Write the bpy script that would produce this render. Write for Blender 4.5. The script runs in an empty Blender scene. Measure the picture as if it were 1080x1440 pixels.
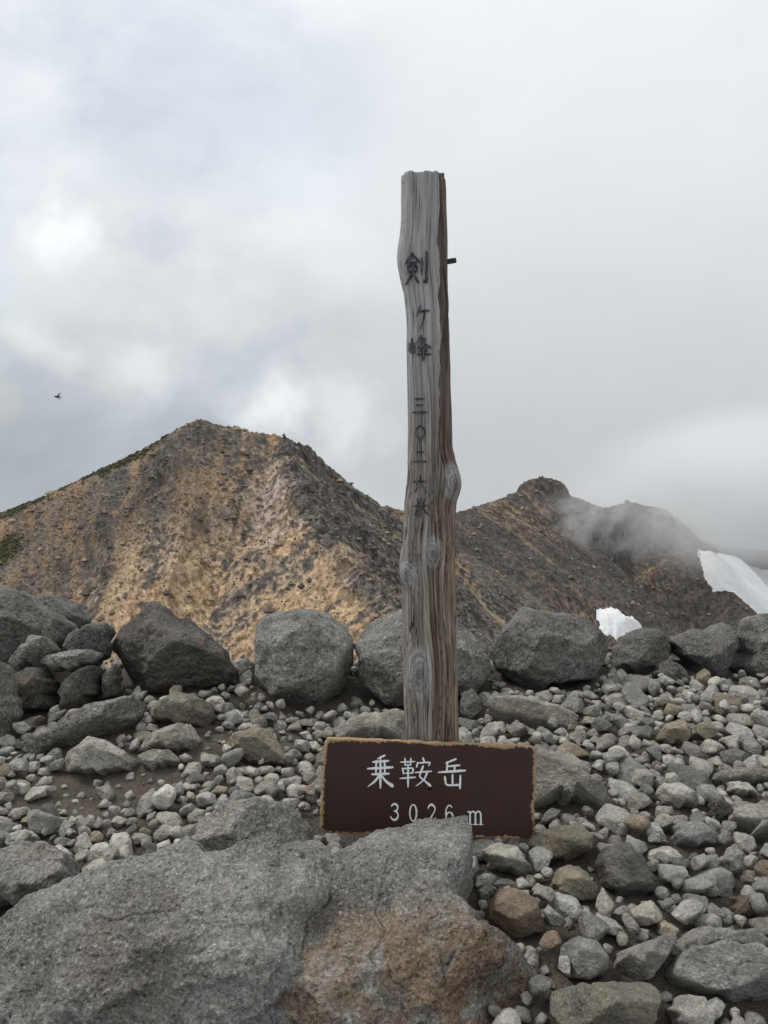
import bpy, math, random
import numpy as np
from mathutils import Vector, Matrix, Euler
from mathutils.bvhtree import BVHTree

random.seed(7); RNG = np.random.default_rng(7)
S = bpy.context.scene
COL = S.collection
R_ = math.radians

# ------------------------------------------------------------------ camera
CAM_H, F, PITCH = 1.55, 1081.0, R_(8.7)
cam = bpy.data.cameras.new('camera'); camo = bpy.data.objects.new('camera', cam); COL.objects.link(camo)
camo.location = (0, 0, CAM_H); camo.rotation_euler = (R_(90) - PITCH, 0, 0)
cam.sensor_fit = 'HORIZONTAL'; cam.sensor_width = 36.0; cam.lens = 36.0 * F / 1080.0
cam.clip_start = 0.05; cam.clip_end = 42000
S.camera = camo
S.view_settings.view_transform = 'Standard'; S.view_settings.look = 'None'
S.view_settings.exposure = 0.0; S.view_settings.gamma = 1.0
S.cycles.use_denoising = True
S.cycles.max_bounces = 6; S.cycles.diffuse_bounces = 3; S.cycles.volume_bounces = 3
S.cycles.transparent_max_bounces = 8

# ------------------------------------------------------------------ world and sun
SUN_EL, SUN_AZ = 52.0, -62.0     # azimuth from +Y, negative to the left
w = bpy.data.worlds.new('World'); S.world = w; w.use_nodes = True
nt = w.node_tree; nt.nodes.clear()

class NB:
    """tiny node builder"""
    def __init__(s, tree): s.t = tree
    def n(s, typ, **kw):
        nd = s.t.nodes.new(typ)
        ins = kw.pop('ins', {})
        for k, v in kw.items(): setattr(nd, k, v)
        for k, v in ins.items():
            if isinstance(v, bpy.types.NodeSocket): s.t.links.new(v, nd.inputs[k])
            else: nd.inputs[k].default_value = v
        return nd
    def math(s, op, a, b=0.0, c=0.0, clamp=False):
        return s.n('ShaderNodeMath', operation=op, use_clamp=clamp, ins={0: a, 1: b, 2: c}).outputs[0]
    def vmath(s, op, a, b=(0, 0, 0)):
        nd = s.n('ShaderNodeVectorMath', operation=op, ins={0: a, 1: b}); return nd.outputs[0]
    def noise(s, vec, scale, detail=4, rough=0.55, dist=0.0, typ='FBM'):
        nd = s.n('ShaderNodeTexNoise', noise_type=typ, ins={'Vector': vec, 'Scale': scale, 'Detail': detail, 'Roughness': rough, 'Distortion': dist})
        return nd.outputs[0]
    def ramp(s, fac, stops, interp='LINEAR'):
        nd = s.n('ShaderNodeValToRGB', ins={0: fac}); cr = nd.color_ramp; cr.interpolation = interp
        while len(cr.elements) < len(stops): cr.elements.new(0.5)
        for e, (p, c) in zip(cr.elements, stops):
            e.position = p; e.color = (c, c, c, 1) if not isinstance(c, (tuple, list)) else (*c, 1)
        return nd.outputs[0]
    def smooth(s, v, a, b, lo=0.0, hi=1.0):
        return s.n('ShaderNodeMapRange', interpolation_type='SMOOTHSTEP', ins={0: v, 1: a, 2: b, 3: lo, 4: hi}).outputs[0]
    def lin(s, v, a, b, lo=0.0, hi=1.0):
        return s.n('ShaderNodeMapRange', ins={0: v, 1: a, 2: b, 3: lo, 4: hi}).outputs[0]
    def mix(s, fac, a, b, blend='MIX'):
        nd = s.n('ShaderNodeMix', data_type='RGBA', blend_type=blend)
        for i, v in ((0, fac), (6, a), (7, b)):
            if isinstance(v, bpy.types.NodeSocket): s.t.links.new(v, nd.inputs[i])
            else: nd.inputs[i].default_value = v if i == 0 else (*v, 1)
        return nd.outputs[2]
    def scale(s, v, sc): return s.n('ShaderNodeMapping', ins={0: v, 'Scale': sc}).outputs[0]

b = NB(nt)
tc = b.n('ShaderNodeTexCoord').outputs['Generated']
sky = b.n('ShaderNodeTexSky', sky_type='NISHITA', sun_disc=False, sun_elevation=R_(SUN_EL), sun_rotation=R_(SUN_AZ), altitude=3000.0)
skyc = b.vmath('MULTIPLY', sky.outputs[0], (0.10, 0.10, 0.10))
sep = b.n('ShaderNodeSeparateXYZ', ins={0: tc})
dx, dz = sep.outputs[0], sep.outputs[2]
base = b.ramp(b.lin(dz, -0.2, 1.0), [(0.0, (.47, .495, .51)), (0.13, (.51, .54, .555)), (0.25, (.60, .63, .645)), (0.38, (.70, .73, .75)), (0.52, (.78, .81, .83)), (1.0, (.96, .985, 1.0))])
sv = b.scale(tc, (1.0, 1.0, 1.55))
n1 = b.noise(b.vmath('ADD', sv, (3.1, 0.4, 1.7)), 2.3, 5, 0.55, 0.25)
n2 = b.noise(b.vmath('ADD', sv, (7.7, 2.1, 5.3)), 5.2, 6, 0.58, 0.5)
n3 = b.noise(b.vmath('ADD', sv, (1.3, 9.2, 4.4)), 1.35, 3, 0.5, 0.0)
left = b.smooth(dx, 0.14, -0.22)                      # broken cloud to the left, plain fog to the right
amt = b.lin(left, 0, 1, 0.22, 1.0)
v = b.math('ADD', b.math('MULTIPLY', b.math('SUBTRACT', n1, 0.5), 0.66), b.math('MULTIPLY', b.math('SUBTRACT', n2, 0.5), 0.36))
v = b.math('ADD', b.math('MULTIPLY', v, amt), 1.0)
shade = b.mix(b.smooth(v, 0.75, 1.1), (0.79, 0.84, 0.94), (1.0, 1.0, 1.0))
shade = b.mix(amt, (0.97, 0.97, 0.965), shade)
cl = b.mix(1.0, base, shade, 'MULTIPLY')
cl = b.mix(1.0, cl, b.n('ShaderNodeCombineXYZ', ins={0: v, 1: v, 2: v}).outputs[0], 'MULTIPLY')
# the one dark cloud low over the left ridge
dark = b.math('MULTIPLY', b.smooth(dx, -0.20, -0.50), b.smooth(dz, 0.16, -0.06))
cl = b.mix(b.math('MULTIPLY', dark, 0.45), cl, (0.27, 0.30, 0.335))
cover = b.math('SUBTRACT', 1.0, b.math('MULTIPLY', b.smooth(n3, 0.52, 0.70), b.math('MULTIPLY', left, 0.35)))
cl = b.mix(cover, skyc, cl)
# bright gaps in the cloud
WARP = b.vmath('ADD', tc, b.vmath('MULTIPLY', b.vmath('SUBTRACT', b.n('ShaderNodeTexNoise', ins={'Vector': tc, 'Scale': 11.0, 'Detail': 5.0}).outputs[1], (.5, .5, .5)), (0.16, 0.16, 0.16)))
def gap(px, py, rad, gain):
    global cl
    d = Vector(((px - 540) / F, 1, 0)); 
    fv = Vector((0, math.cos(PITCH), -math.sin(PITCH))); uv = Vector((0, math.sin(PITCH), math.cos(PITCH)))
    dd = (fv + Vector((1, 0, 0)) * ((px - 540) / F) + uv * ((720 - py) / F)).normalized()
    warp = WARP
    dist = b.n('ShaderNodeVectorMath', operation='DISTANCE', ins={0: warp, 1: tuple(dd)}).outputs['Value']
    k = b.math('MULTIPLY', b.smooth(dist, rad, 0.0), gain)
    cl = b.mix(k, cl, (0.86, 0.90, 0.92))
gap(85, 335, 0.045, 0.9); gap(390, 565, 0.085, 0.75); gap(190, 500, 0.075, 0.4); gap(420, 240, 0.13, 0.30); gap(30, 470, .07, .35); gap(480, 590, .08, .4)
bg = b.n('ShaderNodeBackground', ins={0: cl, 1: 1.16})
nt.links.new(bg.outputs[0], b.n('ShaderNodeOutputWorld').inputs[0])

sun = bpy.data.lights.new('sun', 'SUN'); suno = bpy.data.objects.new('sun', sun); COL.objects.link(suno)
sun.energy = 2.1; sun.angle = R_(14); sun.color = (1.0, 0.95, 0.88)
sd = Vector((math.sin(R_(SUN_AZ)) * math.cos(R_(SUN_EL)), math.cos(R_(SUN_AZ)) * math.cos(R_(SUN_EL)), math.sin(R_(SUN_EL))))
suno.rotation_euler = (-sd).to_track_quat('-Z', 'Y').to_euler(); suno.location = sd * 50

# ------------------------------------------------------------------ numeric helpers
CAMP = np.array([0, 0, CAM_H]); FW = np.array([0, math.cos(PITCH), -math.sin(PITCH)]); UP = np.array([0, math.sin(PITCH), math.cos(PITCH)])
def ray(px, py):
    px = np.asarray(px, float); py = np.asarray(py, float)
    return FW + ((px - 540) / F)[..., None] * np.array([1., 0, 0]) + ((720 - py) / F)[..., None] * UP
def at_y(px, py, Y):                       # the point on the pixel's ray at world depth Y
    d = ray(px, py); return CAMP + d * (np.asarray(Y) / d[..., 1])[..., None]
def project(P):
    q = P - CAMP; z = q @ FW
    return 540 + F * q[..., 0] / z, 720 - F * (q @ UP) / z
def smoothstep(a, b_, x):
    t = np.clip((x - a) / (b_ - a), 0, 1); return t * t * (3 - 2 * t)

def _hash(ix, iy, iz, seed):
    h = (ix.astype(np.uint32) * np.uint32(374761393) + iy.astype(np.uint32) * np.uint32(668265263) + iz.astype(np.uint32) * np.uint32(2147483647 & 1274126177) + np.uint32((seed * 982451653) & 0xffffffff))
    h = (h ^ (h >> np.uint32(13))) * np.uint32(1274126177)
    h = (h ^ (h >> np.uint32(16))) * np.uint32(2246822519)
    h = h ^ (h >> np.uint32(15))
    return h.astype(np.float64) / 4294967295.0
def vnoise(P, seed=0):                     # value noise, -1..1
    P = np.asarray(P, float); i = np.floor(P).astype(np.int64); f = P - i
    u = f * f * f * (f * (f * 6 - 15) + 10)
    x, y, z = i[..., 0], i[..., 1], i[..., 2]; r = 0
    for a in (0, 1):
        for bb in (0, 1):
            for c in (0, 1):
                wgt = (u[..., 0] if a else 1 - u[..., 0]) * (u[..., 1] if bb else 1 - u[..., 1]) * (u[..., 2] if c else 1 - u[..., 2])
                r = r + wgt * _hash(x + a, y + bb, z + c, seed)
    return r * 2 - 1
_ROT = np.array(Euler((0.6, 0.4, 0.9)).to_matrix())
def fbm(P, oct=4, gain=0.5, seed=0, lac=2.03):
    r = 0; a = 1; P = np.asarray(P, float)
    for k in range(oct):
        r = r + a * vnoise(P, seed + k); P = (P @ _ROT.T) * lac; a *= gain
    return r
def ridged(P, oct=4, gain=0.5, seed=0):
    r = 0; a = 1; P = np.asarray(P, float)
    for k in range(oct):
        r = r + a * (1 - 2 * np.abs(vnoise(P, seed + k))); P = (P @ _ROT.T) * 2.03; a *= gain
    return r

_cs = {}
def cubesphere(n):
    """unit sphere of 6 n x n quads: directions, quads"""
    if n in _cs: return _cs[n]
    t = np.tan(np.linspace(-math.pi / 4, math.pi / 4, n + 1))
    A, B = np.meshgrid(t, t, indexing='ij'); O = np.ones_like(A)
    fs = [(O, A, B), (-O, B, A), (B, O, A), (A, -O, B), (A, B, O), (B, A, -O)]
    P = np.concatenate([np.stack(f, -1).reshape(-1, 3) for f in fs])
    Q = []
    idx = np.arange((n + 1) ** 2).reshape(n + 1, n + 1)
    q = np.stack([idx[:-1, :-1], idx[1:, :-1], idx[1:, 1:], idx[:-1, 1:]], -1).reshape(-1, 4)
    for k in range(6): Q.append(q + k * (n + 1) ** 2)
    Q = np.concatenate(Q)
    key = np.round(P, 6); _, first, inv = np.unique(key, axis=0, return_index=True, return_inverse=True)
    P = P[first]; Q = inv.reshape(-1)[Q]
    D = P / np.linalg.norm(P, axis=1, keepdims=True)
    a, bq, c = D[Q[:, 0]], D[Q[:, 1]], D[Q[:, 2]]
    flip = np.einsum('ij,ij->i', np.cross(bq - a, c - a), a) < 0
    Q[flip] = Q[flip][:, ::-1]
    _cs[n] = (D, Q); return _cs[n]

def mesh_np(name, V, faces, smooth=True, mat=None, attrs=None):
    me = bpy.data.meshes.new(name)
    V = np.ascontiguousarray(V, np.float32); faces = np.ascontiguousarray(faces, np.int32); k = faces.shape[1]
    me.vertices.add(len(V)); me.vertices.foreach_set('co', V.ravel())
    me.loops.add(faces.size); me.loops.foreach_set('vertex_index', faces.ravel())
    me.polygons.add(len(faces)); me.polygons.foreach_set('loop_start', np.arange(0, faces.size, k, dtype=np.int32))
    me.polygons.foreach_set('use_smooth', np.full(len(faces), bool(smooth)))
    for an, (typ, arr) in (attrs or {}).items():
        a = me.attributes.new(an, typ, 'POINT')
        a.data.foreach_set({'FLOAT': 'value', 'FLOAT_VECTOR': 'vector', 'FLOAT_COLOR': 'color'}[typ], np.ascontiguousarray(arr, np.float32).ravel())
    me.update(calc_edges=True)
    if mat: me.materials.append(mat)
    return me
def link(name, me, parent=None, **props):
    o = bpy.data.objects.new(name, me); COL.objects.link(o)
    if parent: o.parent = parent
    for k, v in props.items(): o[k] = v
    return o
def thing(o, label, cat, group=None):
    o['label'] = label; o['category'] = cat
    if group: o['group'] = group
    return o

# ------------------------------------------------------------------ materials
def new_mat(name):
    m = bpy.data.materials.new(name); m.use_nodes = True; m.node_tree.nodes.clear(); nb = NB(m.node_tree)
    out = nb.n('ShaderNodeOutputMaterial'); bs = nb.n('ShaderNodeBsdfPrincipled'); m.node_tree.links.new(bs.outputs[0], out.inputs[0])
    bs.inputs['Specular IOR Level'].default_value = 0.25
    return m, nb, bs
def L(nb, a, s): nb.t.links.new(a, s)

def rock_mat(name, col, var=0.10, speck=0.5, brown=(0.20, 0.125, 0.07), brown_amt=0.25, fine=1.0, bump=1.0, island=False, pale=None):
    """weathered andesite: mottled grey, mineral specks, brown weathering, pits"""
    m, nb, bs = new_mat(name)
    geo = nb.n('ShaderNodeNewGeometry'); oi = nb.n('ShaderNodeObjectInfo')
    rnd = geo.outputs['Random Per Island'] if island else oi.outputs['Random']
    off = nb.n('ShaderNodeCombineXYZ', ins={0: nb.math('MULTIPLY', rnd, 37.0), 1: nb.math('MULTIPLY', rnd, 91.0), 2: nb.math('MULTIPLY', rnd, 53.0)}).outputs[0]
    pos = nb.vmath('ADD', geo.outputs['Position'], off)
    big = nb.noise(pos, 5.0, 4, 0.6, 0.4); med = nb.noise(pos, 26.0, 5, 0.62, 0.3)
    sp = nb.noise(pos, 120.0 * fine, 3, 0.7); sp2 = nb.noise(nb.vmath('ADD', pos, (5, 3, 1)), 75.0 * fine, 4, 0.7, 0.6)
    lum = nb.math('ADD', 1.0, nb.math('MULTIPLY', nb.math('SUBTRACT', med, 0.5), 1.3))
    lum = nb.math('MULTIPLY', lum, nb.lin(big, 0.3, 0.7, 0.84, 1.14))
    pat = nb.noise(nb.vmath('ADD', pos, (1, 5, 9)), 2.6, 5, 0.6, 0.9)
    lum = nb.math('MULTIPLY', lum, nb.smooth(pat, .36, .62, .72, 1.16))
    lum = nb.math('MULTIPLY', lum, nb.lin(rnd, 0, 1, 1 - var * 2, 1 + var * 2))
    lum = nb.math('MULTIPLY', lum, nb.math('ADD', 1.0, nb.math('MULTIPLY', nb.math('SUBTRACT', sp2, 0.5), 2.3 * speck)))
    lum = nb.math('ADD', lum, nb.math('MULTIPLY', nb.smooth(sp, 0.56, 0.66), 1.15 * speck))
    lum = nb.math('SUBTRACT', lum, nb.math('MULTIPLY', nb.smooth(sp, 0.44, 0.34), 0.75 * speck))
    lum = nb.math('MAXIMUM', lum, 0.12)
    h = nb.math('FRACT', nb.math('MULTIPLY', rnd, 17.31))
    c = nb.mix(h, tuple(x * k for x, k in zip(col, (1.06, 1.0, 0.92))), tuple(x * k for x, k in zip(col, (1.0, 1.0, 0.985))))
    tint = nb.n('ShaderNodeAttribute', attribute_name='tint').outputs['Fac']
    bn = nb.noise(nb.vmath('ADD', pos, (2, 8, 4)), 9.0, 6, 0.68, 0.8)
    bm = nb.math('ADD', nb.smooth(bn, 0.52, 0.74, 0.0, brown_amt), nb.math('MULTIPLY', tint, nb.smooth(bn, 0.34, 0.56)), clamp=True)
    c = nb.mix(bm, c, brown)
    if pale:                                              # pale lichen crust
        pn = nb.noise(nb.vmath('ADD', pos, (9, 1, 6)), 34.0, 6, 0.75, 0.4)
        c = nb.mix(nb.smooth(pn, 0.60, 0.68, 0, pale), c, (0.36, 0.36, 0.33))
        yn = nb.noise(nb.vmath('ADD', pos, (4, 7, 2)), 7.0, 5, 0.6)
        yf = nb.math('MULTIPLY', nb.smooth(yn, 0.68, 0.74), nb.smooth(pn, 0.5, 0.58))
        c = nb.mix(nb.math('MULTIPLY', yf, 0.6), c, (0.22, 0.22, 0.06))
    cc = nb.mix(1.0, c, nb.n('ShaderNodeCombineXYZ', ins={0: lum, 1: lum, 2: lum}).outputs[0], 'MULTIPLY')
    L(nb, cc, bs.inputs['Base Color']); bs.inputs['Roughness'].default_value = 0.88
    pit = nb.n('ShaderNodeTexVoronoi', ins={'Vector': pos, 'Scale': 48.0 * fine}).outputs['Distance']
    hgt = nb.math('ADD', nb.math('MULTIPLY', sp2, 0.9), nb.math('ADD', nb.math('MULTIPLY', sp, 0.35), nb.math('MULTIPLY', nb.smooth(pit, 0.0, 0.35), 0.28)))
    hgt = nb.math('ADD', hgt, nb.math('MULTIPLY', med, 1.6))
    bp = nb.n('ShaderNodeBump', ins={'Height': hgt, 'Strength': 0.9 * bump, 'Distance': 0.018})
    L(nb, bp.outputs[0], bs.inputs['Normal'])
    return m

M = {}
M['boulder'] = rock_mat('boulder_grey', (0.218, 0.215, 0.204), 0.05, 0.75, brown_amt=0.22, pale=0.5, fine=0.72, bump=1.25)
M['boulder_dark'] = rock_mat('boulder_dark', (0.152, 0.150, 0.145), 0.05, 0.75, brown_amt=0.18, pale=0.5, fine=0.72, bump=1.25)
M['boulder_warm'] = rock_mat('boulder_warm', (0.215, 0.202, 0.172), 0.04, 0.40, brown_amt=0.35, pale=0.2)
M['boulder_rust'] = rock_mat('boulder_rust', (0.110, 0.105, 0.098), 0.04, 0.7, brown=(0.20, 0.115, 0.062), brown_amt=0.75, pale=0.3, fine=0.72, bump=1.25)
M['front'] = rock_mat('boulder_front', (0.252, 0.250, 0.241), 0.03, 0.78, brown=(0.205, 0.145, 0.100), brown_amt=0.25, fine=1.0, bump=1.3, pale=0.32)
M['slab'] = rock_mat('slab_grey', (0.285, 0.277, 0.252), 0.05, 0.42, brown_amt=0.15)
M['grey'] = rock_mat('cobble_grey', (0.305, 0.303, 0.290), 0.13, 0.34, brown_amt=0.14)
M['pale'] = rock_mat('cobble_pale', (0.385, 0.374, 0.345), 0.12, 0.30, brown_amt=0.16)
M['dark'] = rock_mat('cobble_dark', (0.180, 0.179, 0.174), 0.12, 0.34, brown_amt=0.10)
M['tan'] = rock_mat('cobble_tan', (0.275, 0.243, 0.190), 0.08, 0.34, brown=(0.215, 0.155, 0.09), brown_amt=0.4)
M['rust'] = rock_mat('cobble_rust', (0.225, 0.175, 0.138), 0.08, 0.34, brown=(0.22, 0.11, 0.055), brown_amt=0.5)
M['mixed'] = rock_mat('pebble_mixed', (0.325, 0.320, 0.302), 0.17, 0.32, brown_amt=0.25, island=True)

m, nb, bs = new_mat('soil'); M['soil'] = m
pos = nb.n('ShaderNodeNewGeometry').outputs['Position']
n1_ = nb.noise(pos, 7, 6, 0.65); n2_ = nb.noise(pos, 160, 3, 0.7)
c = nb.mix(nb.smooth(n1_, 0.35, 0.65), (0.070, 0.056, 0.045), (0.125, 0.104, 0.085))
c = nb.mix(nb.smooth(n2_, 0.54, 0.64, 0, 0.8), c, (0.21, 0.185, 0.155)); c = nb.mix(nb.smooth(n2_, 0.44, 0.36, 0, .7), c, (0.035, 0.028, 0.022)); L(nb, c, bs.inputs['Base Color'])
bs.inputs['Roughness'].default_value = 0.95
L(nb, nb.n('ShaderNodeBump', ins={'Height': nb.math('ADD', nb.noise(pos, 60, 6, 0.7), nb.math('MULTIPLY', n2_, 0.4)), 'Strength': 1.0, 'Distance': 0.02}).outputs[0], bs.inputs['Normal'])

# ------------------------------------------------------------------ summit ground
def gz(x, y):
    P = np.stack([x * 0.9, y * 0.9, np.zeros_like(x)], -1)
    z = 0.035 * fbm(P, 3, 0.5, 11) - 0.06 * np.exp(-(((x - .15) / .6) ** 2 + ((y - 2.55) / .4) ** 2))
    return z - 0.75 * np.maximum(0, y - 4.35 + 0.25 * vnoise(P * 0.7, 5)) - 0.05 * np.maximum(0, np.abs(x) - 3.2) ** 2
gx = np.linspace(-6, 6, 221); gy = np.linspace(-5, 7.0, 221)
X, Y = np.meshgrid(gx, gy, indexing='ij'); Z = gz(X, Y) + 0.006 * fbm(np.stack([X * 14, Y * 14, X * 0], -1), 3, 0.6, 3)
def grid_faces(a, c):
    i = np.arange(a * c).reshape(a, c)
    return np.stack([i[:-1, :-1], i[1:, :-1], i[1:, 1:], i[:-1, 1:]], -1).reshape(-1, 4)
ground = link('ground', mesh_np('ground', np.stack([X, Y, Z], -1).reshape(-1, 3), grid_faces(221, 221), True, M['soil']), kind='structure')
def ground_hit(px, py):
    d = ray(px, py); z = 0.0
    for _ in range(4):
        t = (z - CAM_H) / d[..., 2]; p = CAMP + d * t[..., None]; z = gz(p[..., 0], p[..., 1])
    return p

# ------------------------------------------------------------------ mountains
def poly3(pts): a = np.array(pts, float); return at_y(a[:, 0], a[:, 1], a[:, 2])
RIDGES = [   # (name, 3-D crest line, slope of its sides)
  ('left', poly3([(-420, 870, 300), (-150, 775, 325), (0, 722, 338), (60, 700, 343), (130, 667, 349), (200, 634, 354), (250, 603, 358), (280, 592, 360), (330, 603, 361), (385, 614, 362), (430, 634, 363), (460, 658, 366), (500, 694, 374), (535, 716, 388), (575, 724, 402)]), 0.70),
  ('spur', poly3([(392, 622, 358), (412, 655, 335), (440, 720, 302), (500, 800, 268), (560, 872, 238), (610, 950, 210)]), 0.80),
  ('right', poly3([(575, 724, 402), (640, 723, 436), (690, 709, 474), (730, 692, 512), (765, 684, 536), (803, 697, 548), (850, 716, 552), (885, 707, 556), (935, 716, 572), (985, 758, 592), (1100, 800, 640)]), 0.66),
  ('east', poly3([(885, 707, 556), (940, 735, 520), (985, 780, 486), (1030, 836, 452), (1068, 878, 424), (1130, 960, 380)]), 0.78),
  ('snowhill', poly3([(820, 770, 760), (1000, 768, 740), (1200, 785, 700), (1500, 860, 640)]), 0.52),
]
CAPP = at_y(np.array(764.), np.array(684.), np.array(538.))
def seg_dist(x, y, A):
    best = np.full(x.shape, 1e9); hz = np.zeros(x.shape); sc = np.zeros(x.shape); side = np.zeros(x.shape); acc = 0
    for p, q in zip(A[:-1], A[1:]):
        ex, ey = q[0] - p[0], q[1] - p[1]; l = math.hypot(ex, ey)
        t = np.clip(((x - p[0]) * ex + (y - p[1]) * ey) / (l * l), 0, 1)
        ddx = x - p[0] - t * ex; ddy = y - p[1] - t * ey; d = np.hypot(ddx, ddy); k = d < best
        best = np.where(k, d, best); hz = np.where(k, p[2] + t * (q[2] - p[2]), hz); sc = np.where(k, acc + t * l, sc); acc += l
    return best, hz, sc
def terrain(x, y, full=True):
    P = np.stack([x, y, np.zeros_like(x)], -1)
    wx = x + 7 * fbm(P / 40, 2, 0.5, 21); wy = y + 7 * fbm(P / 40, 2, 0.5, 31)
    z = np.full(x.shape, -4000.0); S_ = np.zeros(x.shape); D_ = np.zeros(x.shape); I_ = np.zeros(x.shape, int)
    for i, (nm, A, sl) in enumerate(RIDGES):
        d0, h0, _ = seg_dist(x, y, A); d1, h1, s1 = seg_dist(wx, wy, A)
        k = smoothstep(2, 25, d0); d = d0 * (1 - k) + d1 * k; h = h0 * (1 - k) + h1 * k
        soft = np.sqrt(d * d + 9) - 3
        zz = h - sl * soft * (1 + 0.12 * np.sin(s1 / 31.0 + i) * smoothstep(10, 60, d))
        kk = zz > z; z = np.maximum(z, zz); S_ = np.where(kk, s1, S_); D_ = np.where(kk, d, D_); I_ = np.where(kk, i, I_)
    r = np.hypot(x, y)
    summit = -0.6 - 0.78 * np.maximum(0, r - 5.0)          # our own cone
    summit = np.maximum(summit, -138 - 0.55 * np.maximum(0, r - 640))     # crater floor, falling away beyond
    own = summit > z; z = np.maximum(z, summit)
    if full:
        away = smoothstep(0, 12, D_)
        sdv = np.stack([S_ / 13.0 + .5 * fbm(P / 22, 2, .5, 45), D_ / 60.0, I_ * 7.3], -1)
        rough = np.where(own, 0.15, 1.0)
        z = z + rough * (0.8 * away * ridged(sdv, 3, 0.5, 41) + 1.3 * away * fbm(P / 26, 3, 0.5, 51))
        crag = smoothstep(-0.15, 0.55, fbm(P / 30, 2, 0.5, 61)) + 0.35
        z = z + rough * crag * (0.36 * ridged(P / 5.0, 4, 0.6, 71) - 0.12)
        cap = np.hypot((x - CAPP[0]) / 20.0, (y - CAPP[1]) / 16.0)
        z = z + 5.5 * smoothstep(1.05, .80, cap + .10 * fbm(P / 6, 2, .5, 91)) + 1.2 * ridged(P / 7, 3, .5, 95) * smoothstep(1.2, .8, cap)
        z = z + 1.6 * np.maximum(0, ridged(P / 7.0, 3, .55, 97)) * smoothstep(14, 4, D_) * (I_ < 2) * smoothstep(-62, -44, x)
        for ox, oy, orad, oh in OUTP:
            z = z + oh * smoothstep(1.15, .55, np.hypot(x - ox, y - oy) / orad + .30 * fbm(P / 5, 2, .5, 99)) * (.55 + .5 * ridged(P / 3.2, 2, .5, 98))
        z = z + rough * 0.42 * (vnoise(P / 1.3, 81) + 0.7 * vnoise(P / 0.75, 82))
    return z, S_, D_, I_
def terrain_hit(px, py, y0=120, y1=900, steps=1500):
    out = []
    for a, c in zip(np.atleast_1d(px), np.atleast_1d(py)):
        Ys = np.linspace(y0, y1, steps); p = at_y(np.full(steps, a), np.full(steps, c), Ys)
        zt = terrain(p[:, 0], p[:, 1], False)[0]; k = np.argmax(p[:, 2] < zt); out.append(p[k] if p[k, 2] < zt[k] else p[-1])
    return np.array(out)
OUTC = [(232, 662, 9, 4.0), (205, 690, 6, 3.0), (150, 738, 9, 2.0), (275, 733, 4.5, 3.2), (440, 655, 9, 3.2), (470, 700, 9, 3.2), (425, 700, 6, 2.5), (500, 745, 8, 3.0), (150, 808, 4, 2.4), (862, 765, 13, 5), (905, 760, 10, 4), (930, 740, 10, 4), (280, 604, 7, 1.5)]
OUTP = []
for o_ in OUTC: c_ = terrain_hit([o_[0]], [o_[1]])[0]; OUTP.append((c_[0], c_[1], o_[2], o_[3]))
az = np.concatenate([np.linspace(-180, -36, 60)[:-1], np.linspace(-36, -29.5, 20)[:-1], np.linspace(-29.5, 29.5, 620), np.linspace(29.5, 36, 20)[1:], np.linspace(36, 180, 60)[1:]])
rr = np.concatenate([np.geomspace(5.2, 225, 50)[:-1], np.linspace(225, 400, 290)[:-1], np.linspace(400, 620, 230)[:-1], np.linspace(620, 820, 60)[:-1], np.geomspace(820, 4000, 16)])
A_, Q_ = np.meshgrid(R_(1) * az, rr, indexing='ij'); X = np.sin(A_) * Q_; Y = np.cos(A_) * Q_
Z, TS, TD, TI = terrain(X, Y)
Pt = np.stack([X, Y, Z], -1)
# natural colours of the ground: ochre scree, grey blocks, green mats; painted flank shade
P2 = np.stack([X, Y, Z], -1)
def near(px, py, rad, Y0=120):
    c = terrain_hit([px], [py], Y0)[0]; return np.exp(-(((X - c[0]) ** 2 + (Y - c[1]) ** 2) / rad ** 2))
fall = np.stack([TS / 4.2 + .4 * fbm(P2 / 15, 2, .5, 105), TD / 75.0, TI * 5.1], -1); fall2 = np.stack([TS / 1.1, TD / 14.0, TI * 3.7], -1)
st = fbm(fall, 4, 0.55, 101); st2 = fbm(fall2, 3, 0.6, 111)
pt = fbm(P2 / 18, 4, 0.55, 121); ft = fbm(P2 / 1.9, 4, 0.66, 131); vf = vnoise(P2 / 0.7, 141)
is_left = (TI == 0) | (TI == 1)
ochre = np.array([0.300, 0.192, 0.105]); sand = np.array([0.365, 0.278, 0.188]); grey = np.array([0.128, 0.113, 0.100]); darkg = np.array([0.070, 0.066, 0.064]); brn = np.array([0.165, 0.112, 0.080]); pink = np.array([0.36, 0.285, 0.255]); green = np.array([0.052, 0.060, 0.026])
def lerp(a, c, t): return a * (1 - t[..., None]) + c * t[..., None]
brn2 = np.array([0.120, 0.096, 0.080])
colr = np.broadcast_to(brn2, X.shape + (3,)).copy()
ol = smoothstep(-0.6, 0.6, 0.6 * st + 0.75 * pt + 0.42 * ft + 0.02)
colr = np.where(is_left[..., None], lerp(np.broadcast_to(grey, colr.shape), ochre, ol), colr)
colr = np.where(is_left[..., None], lerp(colr, grey * .9, smoothstep(-.20, -.55, st + .18 * ft) * .85), colr)
colr = np.where(is_left[..., None], lerp(colr, sand * np.array([1.0, .93, .88]), smoothstep(.38, .70, st + .25 * ft) * .65), colr)
lowsand = near(380, 840, 55) + near(330, 900, 45) + near(190, 800, 30) * 0.6 + near(290, 790, 28) * .6
colr = np.where(is_left[..., None], lerp(colr, sand, np.clip(lowsand * smoothstep(-0.35, 0.65, st * 0.6 + ft * 0.8), 0, 1) * 0.6), colr)
strip = near(400, 645, 5) * 1.4 + near(390, 670, 6) + near(378, 695, 7) + near(372, 725, 8) + near(380, 760, 8) * .7 + near(412, 680, 3) + near(430, 740, 4) * .8
colr = np.where(is_left[..., None], lerp(colr, pink, np.clip(strip, 0, 1) * 0.9 * smoothstep(-0.6, 0.2, ft)), colr)
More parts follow.
